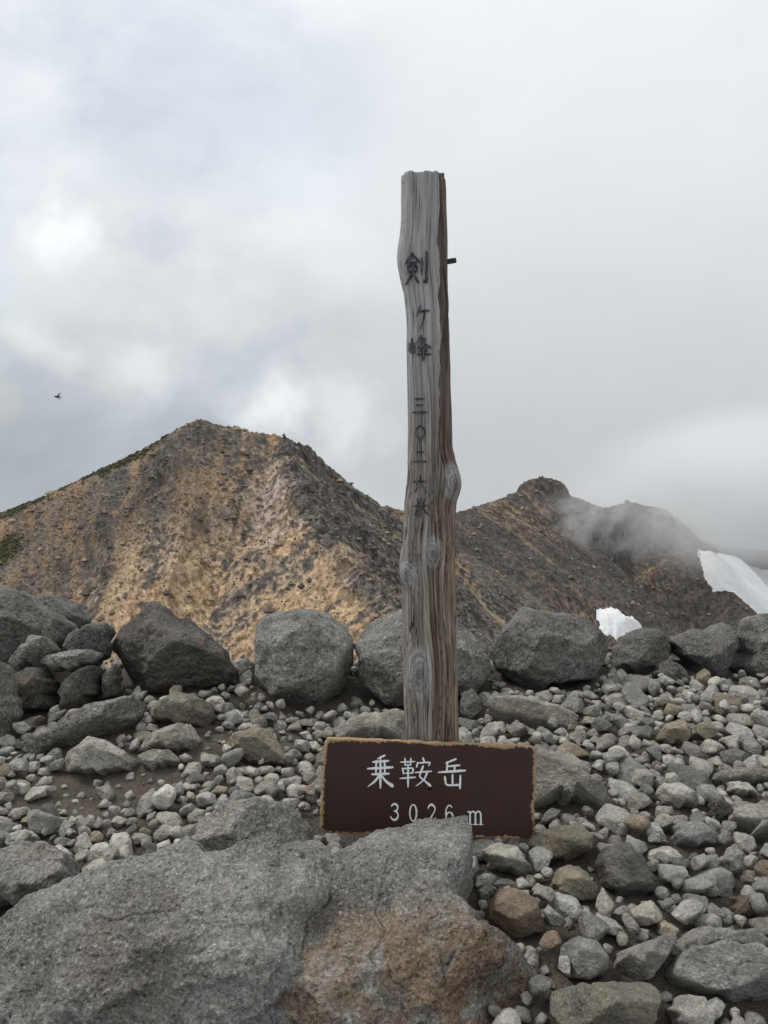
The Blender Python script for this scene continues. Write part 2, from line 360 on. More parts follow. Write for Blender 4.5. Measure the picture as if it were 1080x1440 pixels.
blocks = near(235, 665, 16) + near(190, 700, 16) + near(130, 735, 20) + near(290, 725, 16) * 0.8 + near(90, 770, 22) + near(60, 740, 22) + near(330, 640, 12) * .5 + near(270, 610, 10) * .6
colr = lerp(colr, grey, np.clip(blocks, 0, 1) * smoothstep(-0.6, 0.3, ft + st2 * .4) * 0.9 * is_left)
# flank right of the spur: shade painted in; right mountain: dark lava, ochre patches
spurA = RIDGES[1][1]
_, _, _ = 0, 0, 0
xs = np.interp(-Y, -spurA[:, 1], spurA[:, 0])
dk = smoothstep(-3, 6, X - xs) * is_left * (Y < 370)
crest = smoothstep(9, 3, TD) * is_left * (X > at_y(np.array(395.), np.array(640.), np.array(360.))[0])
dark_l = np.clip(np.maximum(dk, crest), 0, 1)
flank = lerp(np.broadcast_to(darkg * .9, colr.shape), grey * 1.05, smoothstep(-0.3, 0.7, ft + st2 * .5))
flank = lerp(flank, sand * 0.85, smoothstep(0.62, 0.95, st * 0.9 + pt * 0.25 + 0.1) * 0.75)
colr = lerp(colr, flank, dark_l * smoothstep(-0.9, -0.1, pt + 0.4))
rm = (TI == 2) | (TI == 3)
rc = lerp(np.broadcast_to(darkg * 1.05 * np.array([1.06, 1.0, .97]), colr.shape), brn2, smoothstep(-0.3, 0.9, st * 0.6 + ft * 0.45) * .75)
oc = near(735, 715, 22) + near(760, 740, 20) * .8 + near(700, 730, 14) * .6 + near(920, 790, 22) * .6 + near(870, 820, 18) * .5 + near(820, 870, 16) * .7 + near(790, 720, 14) * .5
rc = lerp(rc, ochre * 0.80 * np.array([.92, 1.0, 1.15]), np.clip(oc, 0, 1) * smoothstep(-0.15, 0.7, st * .4 + ft * .7 + st2 * .3) * 0.8)
rc = lerp(rc, sand * 0.7, smoothstep(0.75, 1.1, st + 0.3 * st2) * 0.5)
rc = lerp(rc, darkg, np.clip(near(765, 684, 9, 500) * 1.6 + near(850, 760, 16) * .9 + near(920, 730, 22) * .8, 0, 1))
colr = np.where(rm[..., None], rc, colr)
outc = sum(np.exp(-((X - o_[0]) ** 2 + (Y - o_[1]) ** 2) / (o_[2] * .8) ** 2) for o_ in OUTP)
veg = .8 * is_left * smoothstep(6.5, 2.5, TD + 5 * pt) * smoothstep(0, -8, X - at_y(np.array(262.), np.array(600.), np.array(358.))[0])
veg = np.clip(veg + near(12, 775, 5) * 1.5, 0, 1) * smoothstep(-0.45, 0.1, ft + 0.3)
colr = lerp(colr, green, veg * is_left * 0.9)
colr = lerp(colr, darkg * 1.15, np.clip(outc, 0, 1) * .8 * smoothstep(-.7, .1, ft))
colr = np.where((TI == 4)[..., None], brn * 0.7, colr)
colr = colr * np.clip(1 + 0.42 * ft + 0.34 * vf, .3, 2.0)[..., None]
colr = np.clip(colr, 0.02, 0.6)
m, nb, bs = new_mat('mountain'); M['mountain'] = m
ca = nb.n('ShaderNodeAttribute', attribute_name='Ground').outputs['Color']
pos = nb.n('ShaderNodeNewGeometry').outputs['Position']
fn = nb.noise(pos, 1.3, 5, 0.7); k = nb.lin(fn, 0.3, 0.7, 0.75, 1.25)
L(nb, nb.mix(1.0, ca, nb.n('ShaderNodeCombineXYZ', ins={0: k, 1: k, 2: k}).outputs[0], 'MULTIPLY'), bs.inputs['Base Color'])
bs.inputs['Roughness'].default_value = 0.95; bs.inputs['Specular IOR Level'].default_value = 0.1
L(nb, nb.n('ShaderNodeBump', ins={'Height': fn, 'Strength': 0.6, 'Distance': 0.7}).outputs[0], bs.inputs['Normal'])
na, nr = len(az), len(rr)
Vt = Pt.reshape(-1, 3)
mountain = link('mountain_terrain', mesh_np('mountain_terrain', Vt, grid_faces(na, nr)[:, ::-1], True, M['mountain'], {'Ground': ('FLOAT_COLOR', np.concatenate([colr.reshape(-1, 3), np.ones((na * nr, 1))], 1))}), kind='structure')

# loose blocks on the mountainsides
ico = np.array([(0, 0, 1), (.894, 0, .447), (.276, .851, .447), (-.724, .526, .447), (-.724, -.526, .447), (.276, -.851, .447), (.724, .526, -.447), (-.276, .851, -.447), (-.894, 0, -.447), (-.276, -.851, -.447), (.724, -.526, -.447), (0, 0, -1)])
icf = np.array([(0, 1, 2), (0, 2, 3), (0, 3, 4), (0, 4, 5), (0, 5, 1), (1, 6, 2), (2, 7, 3), (3, 8, 4), (4, 9, 5), (5, 10, 1), (6, 7, 2), (7, 8, 3), (8, 9, 4), (9, 10, 5), (10, 6, 1), (11, 7, 6), (11, 8, 7), (11, 9, 8), (11, 10, 9), (11, 6, 10)])
octv = np.array([(1, 0, 0), (-1, 0, 0), (0, 1, 0), (0, -1, 0), (0, 0, 1), (0, 0, -1)], float); octf = np.array([(0, 2, 4), (2, 1, 4), (1, 3, 4), (3, 0, 4), (2, 0, 5), (1, 2, 5), (3, 1, 5), (0, 3, 5)])
def blob_field(C, size, squash, seed, jit=0.28, ico=ico, icf=icf):
    g = np.random.default_rng(seed); n = len(C)
    V = ico[None] * (1 + jit * g.uniform(-1, 1, (n, len(ico), 1))) * np.stack([size, size * g.uniform(.6, 1.1, n), size * squash], -1)[:, None]
    a = g.uniform(0, 6.28, n); ca_, sa = np.cos(a)[:, None], np.sin(a)[:, None]
    V = np.stack([V[..., 0] * ca_ - V[..., 1] * sa, V[..., 0] * sa + V[..., 1] * ca_, V[..., 2]], -1) + C[:, None]
    return V.reshape(-1, 3), (icf[None] + len(ico) * np.arange(n)[:, None, None]).reshape(-1, 3)
def scatter(n, weight, seed):
    g = np.random.default_rng(seed); wv = weight * (Q_ ** 1.3) * (np.abs(A_) < R_(29)); wv = np.clip(wv, 0, None).ravel(); wv /= wv.sum()
    return g.choice(len(wv), n, p=wv, replace=False)
vis = ((Q_ > 225) & (Q_ < 620)).astype(float)
wr = vis * (0.45 + lowsand * .5 + blocks * 2.5 + dark_l * 1.0 + 0.5 * rm + smoothstep(0, .8, ft) * 0.5) * (TI < 4) * (1 - veg)
wr = wr * smoothstep(-136, -130, Z)
id_ = scatter(42000, wr, 5)
sz = 0.20 + 0.27 * np.random.default_rng(3).pareto(3.0, 42000); sz = np.minimum(sz, 2.2)
V, Fq = blob_field(Vt[id_] + np.stack([np.zeros(42000)] * 2 + [sz * 0.25], -1), sz, 0.75, 9, .4, octv, octf)
m, nb, bs = new_mat('scree'); rnd = nb.n('ShaderNodeNewGeometry').outputs['Random Per Island']
L(nb, nb.ramp(rnd, [(0, (.075, .070, .066)), (.35, (.14, .127, .115)), (.65, (.17, .135, .10)), (.85, (.25, .185, .12)), (1, (.34, .29, .22))]), bs.inputs['Base Color']); bs.inputs['Roughness'].default_value = .95; M['scree'] = m
thing(link('scree_blocks', mesh_np('scree_blocks', V, Fq, False, M['scree']), kind='stuff'), 'countless loose grey lava blocks strewn over the mountainsides', 'scree')
m, nb, bs = new_mat('alpine_shrub'); M['shrub'] = m
rnd = nb.n('ShaderNodeNewGeometry').outputs['Random Per Island']
L(nb, nb.mix(rnd, (0.034, 0.042, 0.020), (0.080, 0.080, 0.038)), bs.inputs['Base Color']); bs.inputs['Roughness'].default_value = 0.9
idv = scatter(1600, vis * veg ** 2 * is_left, 15)
sz = np.random.default_rng(4).uniform(0.25, 0.75, 1600)
V, Fq = blob_field(Vt[idv] + np.stack([np.zeros(1600)] * 2 + [sz * 0.2], -1), sz, 0.55, 19, 0.35)
thing(link('creeping_pine_mat', mesh_np('creeping_pine_mat', V, Fq, False, M['shrub']), kind='stuff'), 'dark green creeping pine mat along the left crest of the ochre mountain', 'shrubs')

# snow patches lie on the terrain
m, nb, bs = new_mat('old_snow'); M['snow'] = m
pos = nb.n('ShaderNodeNewGeometry').outputs['Position']; n_ = nb.noise(pos, 0.35, 6, 0.6)
L(nb, nb.mix(n_, (0.62, 0.63, 0.64), (0.76, 0.77, 0.78)), bs.inputs['Base Color']); bs.inputs['Roughness'].default_value = 0.7
L(nb, nb.n('ShaderNodeBump', ins={'Height': n_, 'Strength': 0.5, 'Distance': 1.5}).outputs[0], bs.inputs['Normal'])
def in_poly(x, y, poly):
    r = np.zeros(x.shape, bool); n = len(poly)
    for i in range(n):
        (x0, y0), (x1, y1) = poly[i], poly[(i + 1) % n]
        c = ((y0 > y) != (y1 > y)) & (x < (x1 - x0) * (y - y0) / (y1 - y0 + 1e-9) + x0); r ^= c
    return r
def snow(poly, rmin, rmax, thick, label, wob):
    k = (Q_ > rmin) & (Q_ < rmax) & (np.abs(A_) < R_(36))
    nx = wob * fbm(np.stack([X, Y, X * 0], -1) / 6., 3, 0.6, 201); ny = wob * fbm(np.stack([X, Y, X * 0], -1) / 6., 3, 0.6, 211)
    Zs = np.maximum(Z, terrain(X, Y, False)[0])
    for sh in (1, 2, 4): Zs = np.maximum.reduce([Zs, np.roll(Zs, sh, 0), np.roll(Zs, -sh, 0), np.roll(Zs, sh, 1) - .5 * sh, np.roll(Zs, -sh, 1) - .5 * sh])
    for _ in range(14): Zs = (Zs + np.roll(Zs, 1, 0) + np.roll(Zs, -1, 0) + np.roll(Zs, 1, 1) + np.roll(Zs, -1, 1)) / 5
    px, py = project(np.stack([X, Y, Zs], -1))
    ins = k & in_poly(px + nx, py + ny, poly)
    left_ = set(map(tuple, np.argwhere(ins))); best_ = []
    while left_:                                     # keep the one main piece
        st_ = [left_.pop()]; comp = list(st_)
        while st_:
            i_, j_ = st_.pop()
            for q_ in ((i_ + 1, j_), (i_ - 1, j_), (i_, j_ + 1), (i_, j_ - 1)):
                if q_ in left_: left_.discard(q_); st_.append(q_); comp.append(q_)
        if len(comp) > len(best_): best_ = comp
    ins = np.zeros_like(ins); ii_ = np.array(best_); ins[ii_[:, 0], ii_[:, 1]] = True
    e = ins.copy(); lev = ins.astype(float)
    for _ in range(9):
        e = e & np.roll(e, 1, 0) & np.roll(e, -1, 0) & np.roll(e, 1, 1) & np.roll(e, -1, 1); lev += e
    grow = ins | np.roll(ins, 1, 0) | np.roll(ins, -1, 0) | np.roll(ins, 1, 1) | np.roll(ins, -1, 1)
    wl = smoothstep(0, 10, lev); zz = np.where(ins, np.maximum((Z + .2) * (1 - wl) + (Zs + thick * .5) * wl, Z + .12), Z - 0.3)
    idx = np.full(X.shape, -1); idx[grow] = np.arange(grow.sum())
    f = np.stack([idx[:-1, :-1], idx[1:, :-1], idx[1:, 1:], idx[:-1, 1:]], -1).reshape(-1, 4)[:, ::-1]; f = f[(f >= 0).all(1)]
    if len(f) == 0: print('NO SNOW', label); return
    V = np.stack([X, Y, zz], -1)[grow]
    thing(link('snow_patch', mesh_np('snow_patch', V, f, True, M['snow'])), label, 'snow')
snow([(836, 862), (843, 850), (862, 848), (880, 854), (892, 858), (905, 872), (888, 884), (868, 896), (850, 884)], 330, 620, .6, 'small bright snow patch low on the dark slope above the boulder row', 2.2)
snow([(980, 768), (1030, 778), (1100, 800), (1180, 830), (1180, 1000), (1085, 915), (1050, 880), (1015, 845), (990, 805)], 500, 820, 2.5, 'large sloping snowfield under the cloud behind the right-hand ridge', 2.0)

# ------------------------------------------------------------------ rocks
GX0, GX1, GY0, GY1, CELL = -3.7, 3.7, 1.1, 4.9, 0.008
NX, NY = int((GX1 - GX0) / CELL), int((GY1 - GY0) / CELL)
HX, HY = np.meshgrid(GX0 + (np.arange(NX) + .5) * CELL, GY0 + (np.arange(NY) + .5) * CELL, indexing='ij')
HM = gz(HX, HY); GROUND = HM.copy(); OCC = np.zeros(HM.shape, bool)
def raster(V, occ=True):
    ix = ((V[:, 0] - GX0) / CELL).astype(int); iy = ((V[:, 1] - GY0) / CELL).astype(int)
    k = (ix > 1) & (ix < NX - 2) & (iy > 1) & (iy < NY - 2); ix, iy, z = ix[k], iy[k], V[k, 2]
    if not len(ix): return
    a, c = ix.min() - 1, ix.max() + 2; d, e = iy.min() - 1, iy.max() + 2
    T = np.full((c - a, e - d), -9.0); np.maximum.at(T, (ix - a, iy - d), z)
    T = np.maximum.reduce([np.roll(np.roll(T, i, 0), j, 1) for i in (-1, 0, 1) for j in (-1, 0, 1)])
    H = HM[a:c, d:e]; OCC[a:c, d:e] |= (T > H + 0.004) & occ; np.maximum(H, T, out=H)

def star_rock(Rf, hf, hb, p, n, seed, cuts=6, ck=16, cmin=.72, cmax=.93, amp=0.05, size=None, extra=(), front_only=True, pits=0.0):
    """star-shaped solid: Rf(theta) outline radius in the a-b plane, hf / hb half thickness along +w / -w"""
    g = np.random.default_rng(seed); D, Q = cubesphere(n)
    th = np.arctan2(D[:, 1], D[:, 0]); rho = np.hypot(D[:, 0], D[:, 1]); Rr = Rf(th); H = np.where(D[:, 2] > 0, hf, hb)
    r = ((rho / Rr) ** p + (np.abs(D[:, 2]) / H) ** p) ** (-1 / p)
    V = D * r[:, None]
    nrm = list(extra); wv_ = 1 + 0.03 * fbm(D * 2.6 + seed, 3, .5, seed + 3)
    for _ in range(cuts):
        a = g.uniform(0, 6.28); wz = g.uniform(0.25, 0.95) * (1 if (front_only or g.random() < .6) else -1); s = math.sqrt(1 - wz * wz)
        nrm.append(((s * math.cos(a), s * math.sin(a), wz), g.uniform(cmin, cmax)))
    for nv, fr in nrm:
        nv = np.array(nv, float); nv /= np.linalg.norm(nv); h = fr * (V @ nv).max(); dn = D @ nv
        rp = np.where(dn > 1e-3, h / np.maximum(dn, 1e-3), 1e9) * wv_
        r = (r ** -ck + rp ** -ck) ** (-1.0 / ck)
    sz = size or float(np.mean(r))
    N = D * (r / sz)[:, None] + g.uniform(-50, 50, 3)
    r = r * (1 + amp * fbm(N * 1.5, 3, 0.5, seed) + 0.45 * amp * (ridged(N * 3.4, 3, 0.5, seed + 9) - .3) + 0.16 * amp * fbm(N * 13, 3, 0.6, seed + 5) + 0.22 * amp * (ridged(N * 7, 2, .5, seed + 15) - .2))
    if n >= 34:                                              # long fracture lines
        for q_ in (0, 1):
            cn = vnoise(N * (1.1 + .7 * q_) + .25 * fbm(N * 4, 2, .5, seed + 31)[:, None], seed + 40 + q_); r = r - sz * .022 * smoothstep(.035, .0, np.abs(cn))
    if pits:
        pn = vnoise(N * 7.5, seed + 77); r = r - sz * pits * smoothstep(0.55, 0.78, pn)
    return D * r[:, None], Q

ROCKS = []
def outline_rock(name, pts, label, mat='boulder', tilt=70, hf=0.2, hb=0.2, Y=None, p=2.6, n=44, cuts=5, ck=18, amp=0.05, seed=1, extra=(), tint=None, shift=0.0, parent=None, cat='boulder', group=None, yaw=0.0, pits=0.0, cmin=.74, cmax=.93, dents=()):
    """a boulder whose outline is seen in the photograph; it stands on the ground under its lowest outline point
    (or at depth Y), its outline plane leaning back by 90-tilt degrees, hf / hb thick in front of / behind that plane"""
    pts = np.array(pts, float)
    n = min(n, max(20, int(np.ptp(pts, axis=0).max() / 3.0)))
    if Y is None:
        k = np.argmax(pts[:, 1]); gp = ground_hit(pts[k, 0], pts[k, 1])
    else:
        k = np.argmax(pts[:, 1]); gp = at_y(pts[k, 0], pts[k, 1], Y)
    gp = gp + np.array([0, shift, 0])
    t = R_(tilt); yw = R_(yaw)
    nrm = np.array([math.sin(yw) * math.sin(t), -math.cos(yw) * math.sin(t), math.cos(t)])
    d = ray(pts[:, 0], pts[:, 1]); P = CAMP + d * (((gp - CAMP) @ nrm) / (d @ nrm))[:, None]
    ea = np.array([math.cos(yw), math.sin(yw), 0]); eb = np.cross(nrm, ea)
    c = 0.5 * (P.max(0) + P.min(0)); q = P - c; a, bb = q @ ea, q @ eb
    # dense polygon -> polar radius
    aa = np.concatenate([np.linspace(a[i], a[(i + 1) % len(a)], 40, endpoint=False) for i in range(len(a))])
    b2 = np.concatenate([np.linspace(bb[i], bb[(i + 1) % len(a)], 40, endpoint=False) for i in range(len(a))])
    th = np.arctan2(b2, aa); rad = np.hypot(aa, b2)
    tb = np.linspace(-math.pi, math.pi, 181); o = np.argsort(th); rb = np.interp(tb, th[o], rad[o], period=2 * math.pi)
    rb[:-1] = (np.roll(rb[:-1], 1) + 2 * rb[:-1] + np.roll(rb[:-1], -1)) / 4; rb[-1] = rb[0]
    # fit: the solid's own silhouette, bulge included, should meet the outline
    pc_ = pts.min(0) * .5 + pts.max(0) * .5
    dp = np.concatenate([np.linspace(pts[i], pts[(i + 1) % len(pts)], 40, endpoint=False) for i in range(len(pts))]) - pc_
    ta = np.arctan2(dp[:, 1], dp[:, 0]); tr = np.hypot(dp[:, 0], dp[:, 1]); o_ = np.argsort(ta)
    bins = np.linspace(-math.pi, math.pi, 49)[:-1] + math.pi / 48
    want = np.interp(bins, ta[o_], tr[o_], period=2 * math.pi)
    def build(nn):
        V, Q = star_rock(lambda t_: np.interp(t_, tb, rb, period=2 * math.pi), hf, hb, p, nn, seed, cuts, ck, cmin, cmax, amp=amp, extra=extra, pits=pits)
        return V, Q, V[:, :1] * ea + V[:, 1:2] * eb + V[:, 2:] * nrm + c
    for it in range(4):
        V, Q, W = build(22)
        px, py = project(W); qx, qy = px - pc_[0], py - pc_[1]; aq = np.arctan2(qy, qx); rq = np.hypot(qx, qy)
        kb = ((aq + math.pi) / (2 * math.pi) * 48).astype(int) % 48; have = np.zeros(48); np.maximum.at(have, kb, rq)
        have = np.where(have > 0, have, want); ratio = np.clip(want / have, .75, 1.3)
        ratio = (np.roll(ratio, 1) + 2 * ratio + np.roll(ratio, -1)) / 4
        op = np.cos(tb)[:, None] * ea * rb[:, None] + np.sin(tb)[:, None] * eb * rb[:, None] + c
        ox, oy = project(op); oa = np.arctan2(oy - pc_[1], ox - pc_[0])
        rb = rb * np.interp(oa, bins, ratio, period=2 * math.pi) ** .8; rb[-1] = rb[0]
    V, Q, W = build(n)
    for (qx, qy, rw, dep) in dents:
        px, py = project(W); fr = V[:, 2] > 0
        k_ = np.argmin(np.where(fr, (px - qx) ** 2 + (py - qy) ** 2, 1e9)); dv = W - W[k_]
        f_ = np.exp(-((dv[:, 0] / (rw * 1.5)) ** 2 + (dv[:, 1] / rw) ** 2 + (dv[:, 2] / rw) ** 2) ** 1.5); inw = c - W[k_]; inw /= np.linalg.norm(inw)
        W = W + inw * (dep * f_)[:, None]
    base = c.copy()
    raster(W)
    attrs = None
    if tint is not None:
        attrs = {'tint': ('FLOAT', tint(W, V))}
    o = link(name, mesh_np(name, W - base, Q, True, M[mat], attrs), parent); o.location = base
    if not parent: thing(o, label, cat, group)
    ROCKS.append(o); return o

def B(*a, **k):
    k.setdefault('cuts', 10); k.setdefault('ck', 70); k.setdefault('amp', .05); k.setdefault('cmin', .58); k.setdefault('cmax', .86); k.setdefault('p', 3.2)
    return outline_rock(*a, **k)
# --- the row of boulders on the rim, from the left pile to the right edge
B('boulder', [(-70, 812), (0, 822), (25, 830), (50, 841), (80, 858), (112, 880), (104, 905), (60, 945), (0, 950), (-70, 945)], 'large dark boulder topping the rock pile, smooth sloping back', 'boulder_dark', 70, .26, .3, 3.95, seed=11, pits=.02)
B('boulder', [(52, 834), (78, 836), (111, 848), (130, 868), (128, 884), (100, 895), (66, 880)], 'flat dark slab of rock wedged behind the largest pile boulder', 'boulder_dark', 65, .10, .14, 4.25, seed=12)
B('boulder', [(88, 912), (93, 894), (106, 885), (126, 878), (147, 873), (159, 882), (160, 898), (156, 925), (135, 938), (105, 930)], 'rounded dark grey rock perched on the pile beside the rusty boulder', 'boulder_dark', 62, .13, .16, 3.78, seed=13)
B('boulder', [(11, 930), (28, 908), (48, 892), (70, 897), (86, 913), (78, 928), (50, 945), (18, 946)], 'light grey wedge-shaped rock lying in the pile against the largest boulder', 'boulder', 60, .10, .15, 3.66, seed=14, cuts=11)
B('boulder', [(50, 928), (70, 920), (110, 912), (141, 914), (141, 930), (104, 945), (72, 943)], 'thin grey slab laid across two pile rocks', 'boulder', 55, .06, .10, 3.60, seed=15, cuts=11)
B('boulder', [(15, 950), (40, 937), (60, 940), (80, 954), (84, 968), (78, 998), (36, 1003), (14, 985)], 'rust-brown topped rock under the thin slab in the pile', 'boulder_rust', 66, .13, .2, 3.5, seed=16)
B('boulder', [(80, 972), (95, 950), (120, 936), (140, 935), (145, 948), (141, 978), (116, 1000), (88, 1000)], 'grey rock with a rusty streak below the thin slab', 'boulder_rust', 66, .13, .2, 3.52, seed=17, cuts=11)
B('boulder', [(143, 948), (162, 934), (172, 950), (164, 978), (143, 985)], 'small black shadowed rock squeezed between pile and rusty boulder', 'boulder_dark', 70, .08, .12, 3.62, seed=18)
B('boulder', [(-60, 930), (0, 930), (16, 945), (30, 980), (31, 1010), (20, 1036), (0, 1054), (-60, 1065)], 'tall pale grey boulder at the outer end of the pile', 'boulder', 68, .18, .22, 3.2, seed=19, pits=.03)
B('boulder', [(20, 1045), (34, 1012), (58, 1005), (64, 1020), (52, 1038), (34, 1048)], 'small mossy grey rock tucked behind the long slab', 'boulder_warm', 60, .07, .12, 3.3, seed=20)
B('boulder', [(10, 1064), (60, 1034), (95, 1004), (150, 983), (182, 975), (202, 984), (202, 1002), (160, 1032), (112, 1052), (80, 1072), (28, 1076)], 'long grey slab leaning from the pile down to bare earth', 'boulder', 46, .10, .2, 3.08, seed=21, cuts=11, n=56)
B('boulder', [(156, 908), (165, 890), (186, 871), (206, 852), (225, 849), (245, 860), (270, 874), (296, 893), (320, 915), (337, 948), (332, 976), (305, 990), (270, 980), (230, 984), (192, 968), (172, 935)], 'big rust-stained boulder with a peaked top on the rim', 'boulder_rust', 74, .28, .34, 3.85, seed=22, cuts=12, ck=80, n=64, amp=.06, p=2.4)
B('boulder', [(208, 1000), (224, 985), (246, 972), (276, 978), (301, 990), (304, 1010), (292, 1027), (255, 1022), (224, 1016), (211, 1010)], 'angular brownish block at the foot of the rusty boulder', 'boulder_warm', 55, .12, .16, seed=23, cuts=12, ck=80)
B('boulder', [(334, 935), (350, 928), (366, 938), (370, 965), (352, 978), (334, 970)], 'small black rock filling the gap left of the block-shaped boulder', 'boulder_dark', 70, .08, .1, 4.0, seed=47)
B('boulder', [(357, 892), (361, 872), (385, 861), (415, 856), (446, 857), (466, 865), (490, 884), (498, 905), (496, 936), (486, 966), (460, 992), (430, 999), (400, 992), (374, 977), (360, 956), (357, 928)], 'block-shaped grey boulder with small holes and an undercut base', 'boulder', 80, .26, .34, 3.80, seed=24, cuts=7, ck=80, n=64, extra=[((0.05, 0.25, 1), .80), ((0.1, -0.75, .62), .74), ((-.7, .2, .6), .84)], pits=.05, p=3.2, amp=.035, cmin=.66)
B('boulder', [(497, 905), (510, 885), (535, 868), (568, 855), (600, 859), (640, 875), (665, 890), (689, 916), (691, 945), (672, 972), (640, 984), (575, 998), (540, 992), (515, 967), (504, 935)], 'wide grey boulder half hidden behind the wooden post', 'boulder', 80, .26, .36, 3.80, seed=25, cuts=8, n=60, extra=[((0, .3, 1), .85), ((.2, -.7, .7), .78)], p=3.0, amp=.04, cmin=.66)
B('boulder', [(685, 916), (705, 885), (728, 860), (738, 851), (770, 861), (800, 861), (816, 865), (841, 880), (856, 902), (853, 926), (836, 957), (790, 960), (742, 976), (720, 958), (699, 946)], 'dark angular boulder with a pale flat left facet on the rim', 'boulder_dark', 76, .30, .36, 3.92, seed=26, cuts=6, ck=80, n=64, extra=[((.12, -.1, 1), .78), ((-.75, .55, .45), .78), ((.1, .85, .55), .80), ((.75, -.1, .6), .85)], p=3.0, amp=.04, cmin=.66)
B('boulder', [(848, 945), (860, 911), (880, 891), (905, 882), (925, 883), (941, 897), (946, 916), (932, 938), (905, 955), (862, 957)], 'dark rough boulder below the small snow patch', 'boulder_dark', 74, .2, .28, 4.08, seed=27, cuts=10, pits=.03)
B('boulder', [(908, 950), (920, 932), (940, 927), (958, 935), (972, 955), (962, 970), (925, 972)], 'small triangular dark rock set between two rim boulders', 'boulder_dark', 66, .10, .16, 3.92, seed=28)
B('boulder', [(937, 898), (960, 888), (1000, 882), (1031, 877), (1037, 900), (1027, 941), (1015, 960), (980, 958), (962, 937), (944, 917)], 'squarish dark boulder leaning on the rightmost rim boulder', 'boulder_dark', 76, .22, .28, 4.05, seed=29, cuts=10, n=50, pits=.03, p=3.0)
B('boulder', [(1033, 888), (1060, 865), (1085, 862), (1135, 868), (1150, 955), (1085, 968), (1040, 960), (1021, 946), (1029, 915)], 'tall dark boulder ending the rim row beside the squarish one', 'boulder_dark', 76, .24, .3, 4.02, seed=30, cuts=10, n=50, pits=.03, p=3.0)
# --- flat and half-buried rocks on the summit
B('boulder', [(188, 1056), (214, 1029), (245, 1017), (266, 1017), (283, 1035), (279, 1056), (255, 1063), (225, 1060), (204, 1062)], 'pale humped rock next to the brownish angular block', 'slab', 48, .07, .14, seed=31, cuts=9)
B('boulder', [(84, 1072), (105, 1050), (125, 1034), (150, 1041), (175, 1055), (202, 1076), (196, 1088), (150, 1094), (110, 1092), (90, 1084)], 'broad pale pyramid-shaped rock in the bare earth', 'slab', 50, .09, .16, seed=32, cuts=10, ck=60)
B('boulder', [(314, 1046), (335, 1030), (360, 1021), (381, 1027), (400, 1055), (407, 1078), (386, 1083), (350, 1077), (328, 1061)], 'smooth ochre-tan rock in the earth left of the sign', 'tan', 46, .10, .14, seed=33, cuts=7, n=40)
B('boulder', [(192, 1062), (215, 1053), (240, 1055), (256, 1070), (236, 1084), (214, 1087), (199, 1075)], 'small smooth oval pale rock below the humped rock', 'slab', 42, .05, .09, seed=34, cuts=7)
B('boulder', [(456, 1040), (480, 1015), (510, 1003), (545, 999), (585, 1004), (600, 1030), (585, 1055), (500, 1058), (458, 1052)], 'flat pale slab in front of the wooden post above the sign', 'slab', 34, .08, .14, seed=35, cuts=8, n=50)
B('boulder', [(646, 1010), (648, 975), (664, 966), (678, 985), (678, 1000), (660, 1015)], 'dark leaning slab right behind the wooden post', 'boulder_dark', 60, .05, .1, seed=36, cuts=9)
B('boulder', [(680, 985), (705, 976), (750, 981), (790, 994), (819, 1015), (812, 1030), (775, 1033), (735, 1024), (690, 1005)], 'broad flat grey slab below the dark angular rim boulder', 'slab', 30, .07, .14, seed=37, cuts=8, n=50)
B('boulder', [(735, 1054), (785, 1054), (806, 1060), (832, 1086), (864, 1128), (868, 1145), (830, 1140), (785, 1136), (745, 1130)], 'large worn slab rising beside the right edge of the sign', 'slab', 34, .09, .16, seed=38, cuts=8, n=56)
B('boulder', [(738, 1186), (760, 1168), (790, 1160), (818, 1159), (836, 1174), (832, 1196), (795, 1213), (755, 1210)], 'tan-brown blunt rock under the right corner of the sign', 'tan', 52, .10, .14, seed=39, cuts=8, n=44)
B('boulder', [(676, 1195), (700, 1184), (728, 1190), (750, 1222), (738, 1238), (705, 1228), (684, 1222)], 'grey sloping slab under the sign beside the front boulder', 'slab', 45, .07, .13, seed=40, cuts=10)
B('boulder', [(836, 1212), (850, 1190), (882, 1184), (905, 1205), (928, 1248), (905, 1262), (868, 1266), (845, 1245)], 'craggy dark grey stone standing among the cobbles', 'dark', 52, .11, .14, seed=41, cuts=11, ck=60, n=44)
B('boulder', [(773, 1245), (783, 1222), (800, 1215), (825, 1225), (842, 1250), (838, 1268), (805, 1273), (780, 1262)], 'rounded yellowish-tan stone above the dark angular one', 'tan', 46, .08, .11, seed=42, cuts=8, n=36)
B('boulder', [(682, 1300), (688, 1270), (700, 1250), (725, 1248), (752, 1262), (768, 1300), (764, 1312), (715, 1323), (690, 1315)], 'reddish-brown flat-topped block beside the front boulder', 'rust', 50, .10, .14, seed=43, cuts=6, ck=60, n=44, extra=[((0, .45, .9), .70), ((0, -.8, .6), .74)], p=3.4)
B('boulder', [(781, 1360), (785, 1330), (812, 1316), (840, 1322), (857, 1345), (852, 1372), (820, 1380), (795, 1376)], 'dark faceted stone between two pale cobbles near the corner', 'dark', 50, .10, .12, seed=44, cuts=12, ck=60, n=40)
B('boulder', [(858, 1360), (868, 1338), (905, 1325), (950, 1306), (953, 1325), (935, 1352), (915, 1378), (880, 1383), (862, 1376)], 'wedge-shaped grey stone next to the dark faceted one', 'grey', 48, .10, .13, seed=45, cuts=9, ck=60, n=40)
B('boulder', [(930, 1368), (952, 1338), (1000, 1325), (1060, 1325), (1120, 1345), (1130, 1395), (1085, 1415), (1020, 1415), (965, 1405), (935, 1388)], 'largest smooth rounded grey boulder among the cobbles', 'grey', 42, .16, .2, seed=46, cuts=6, n=60, amp=.03)
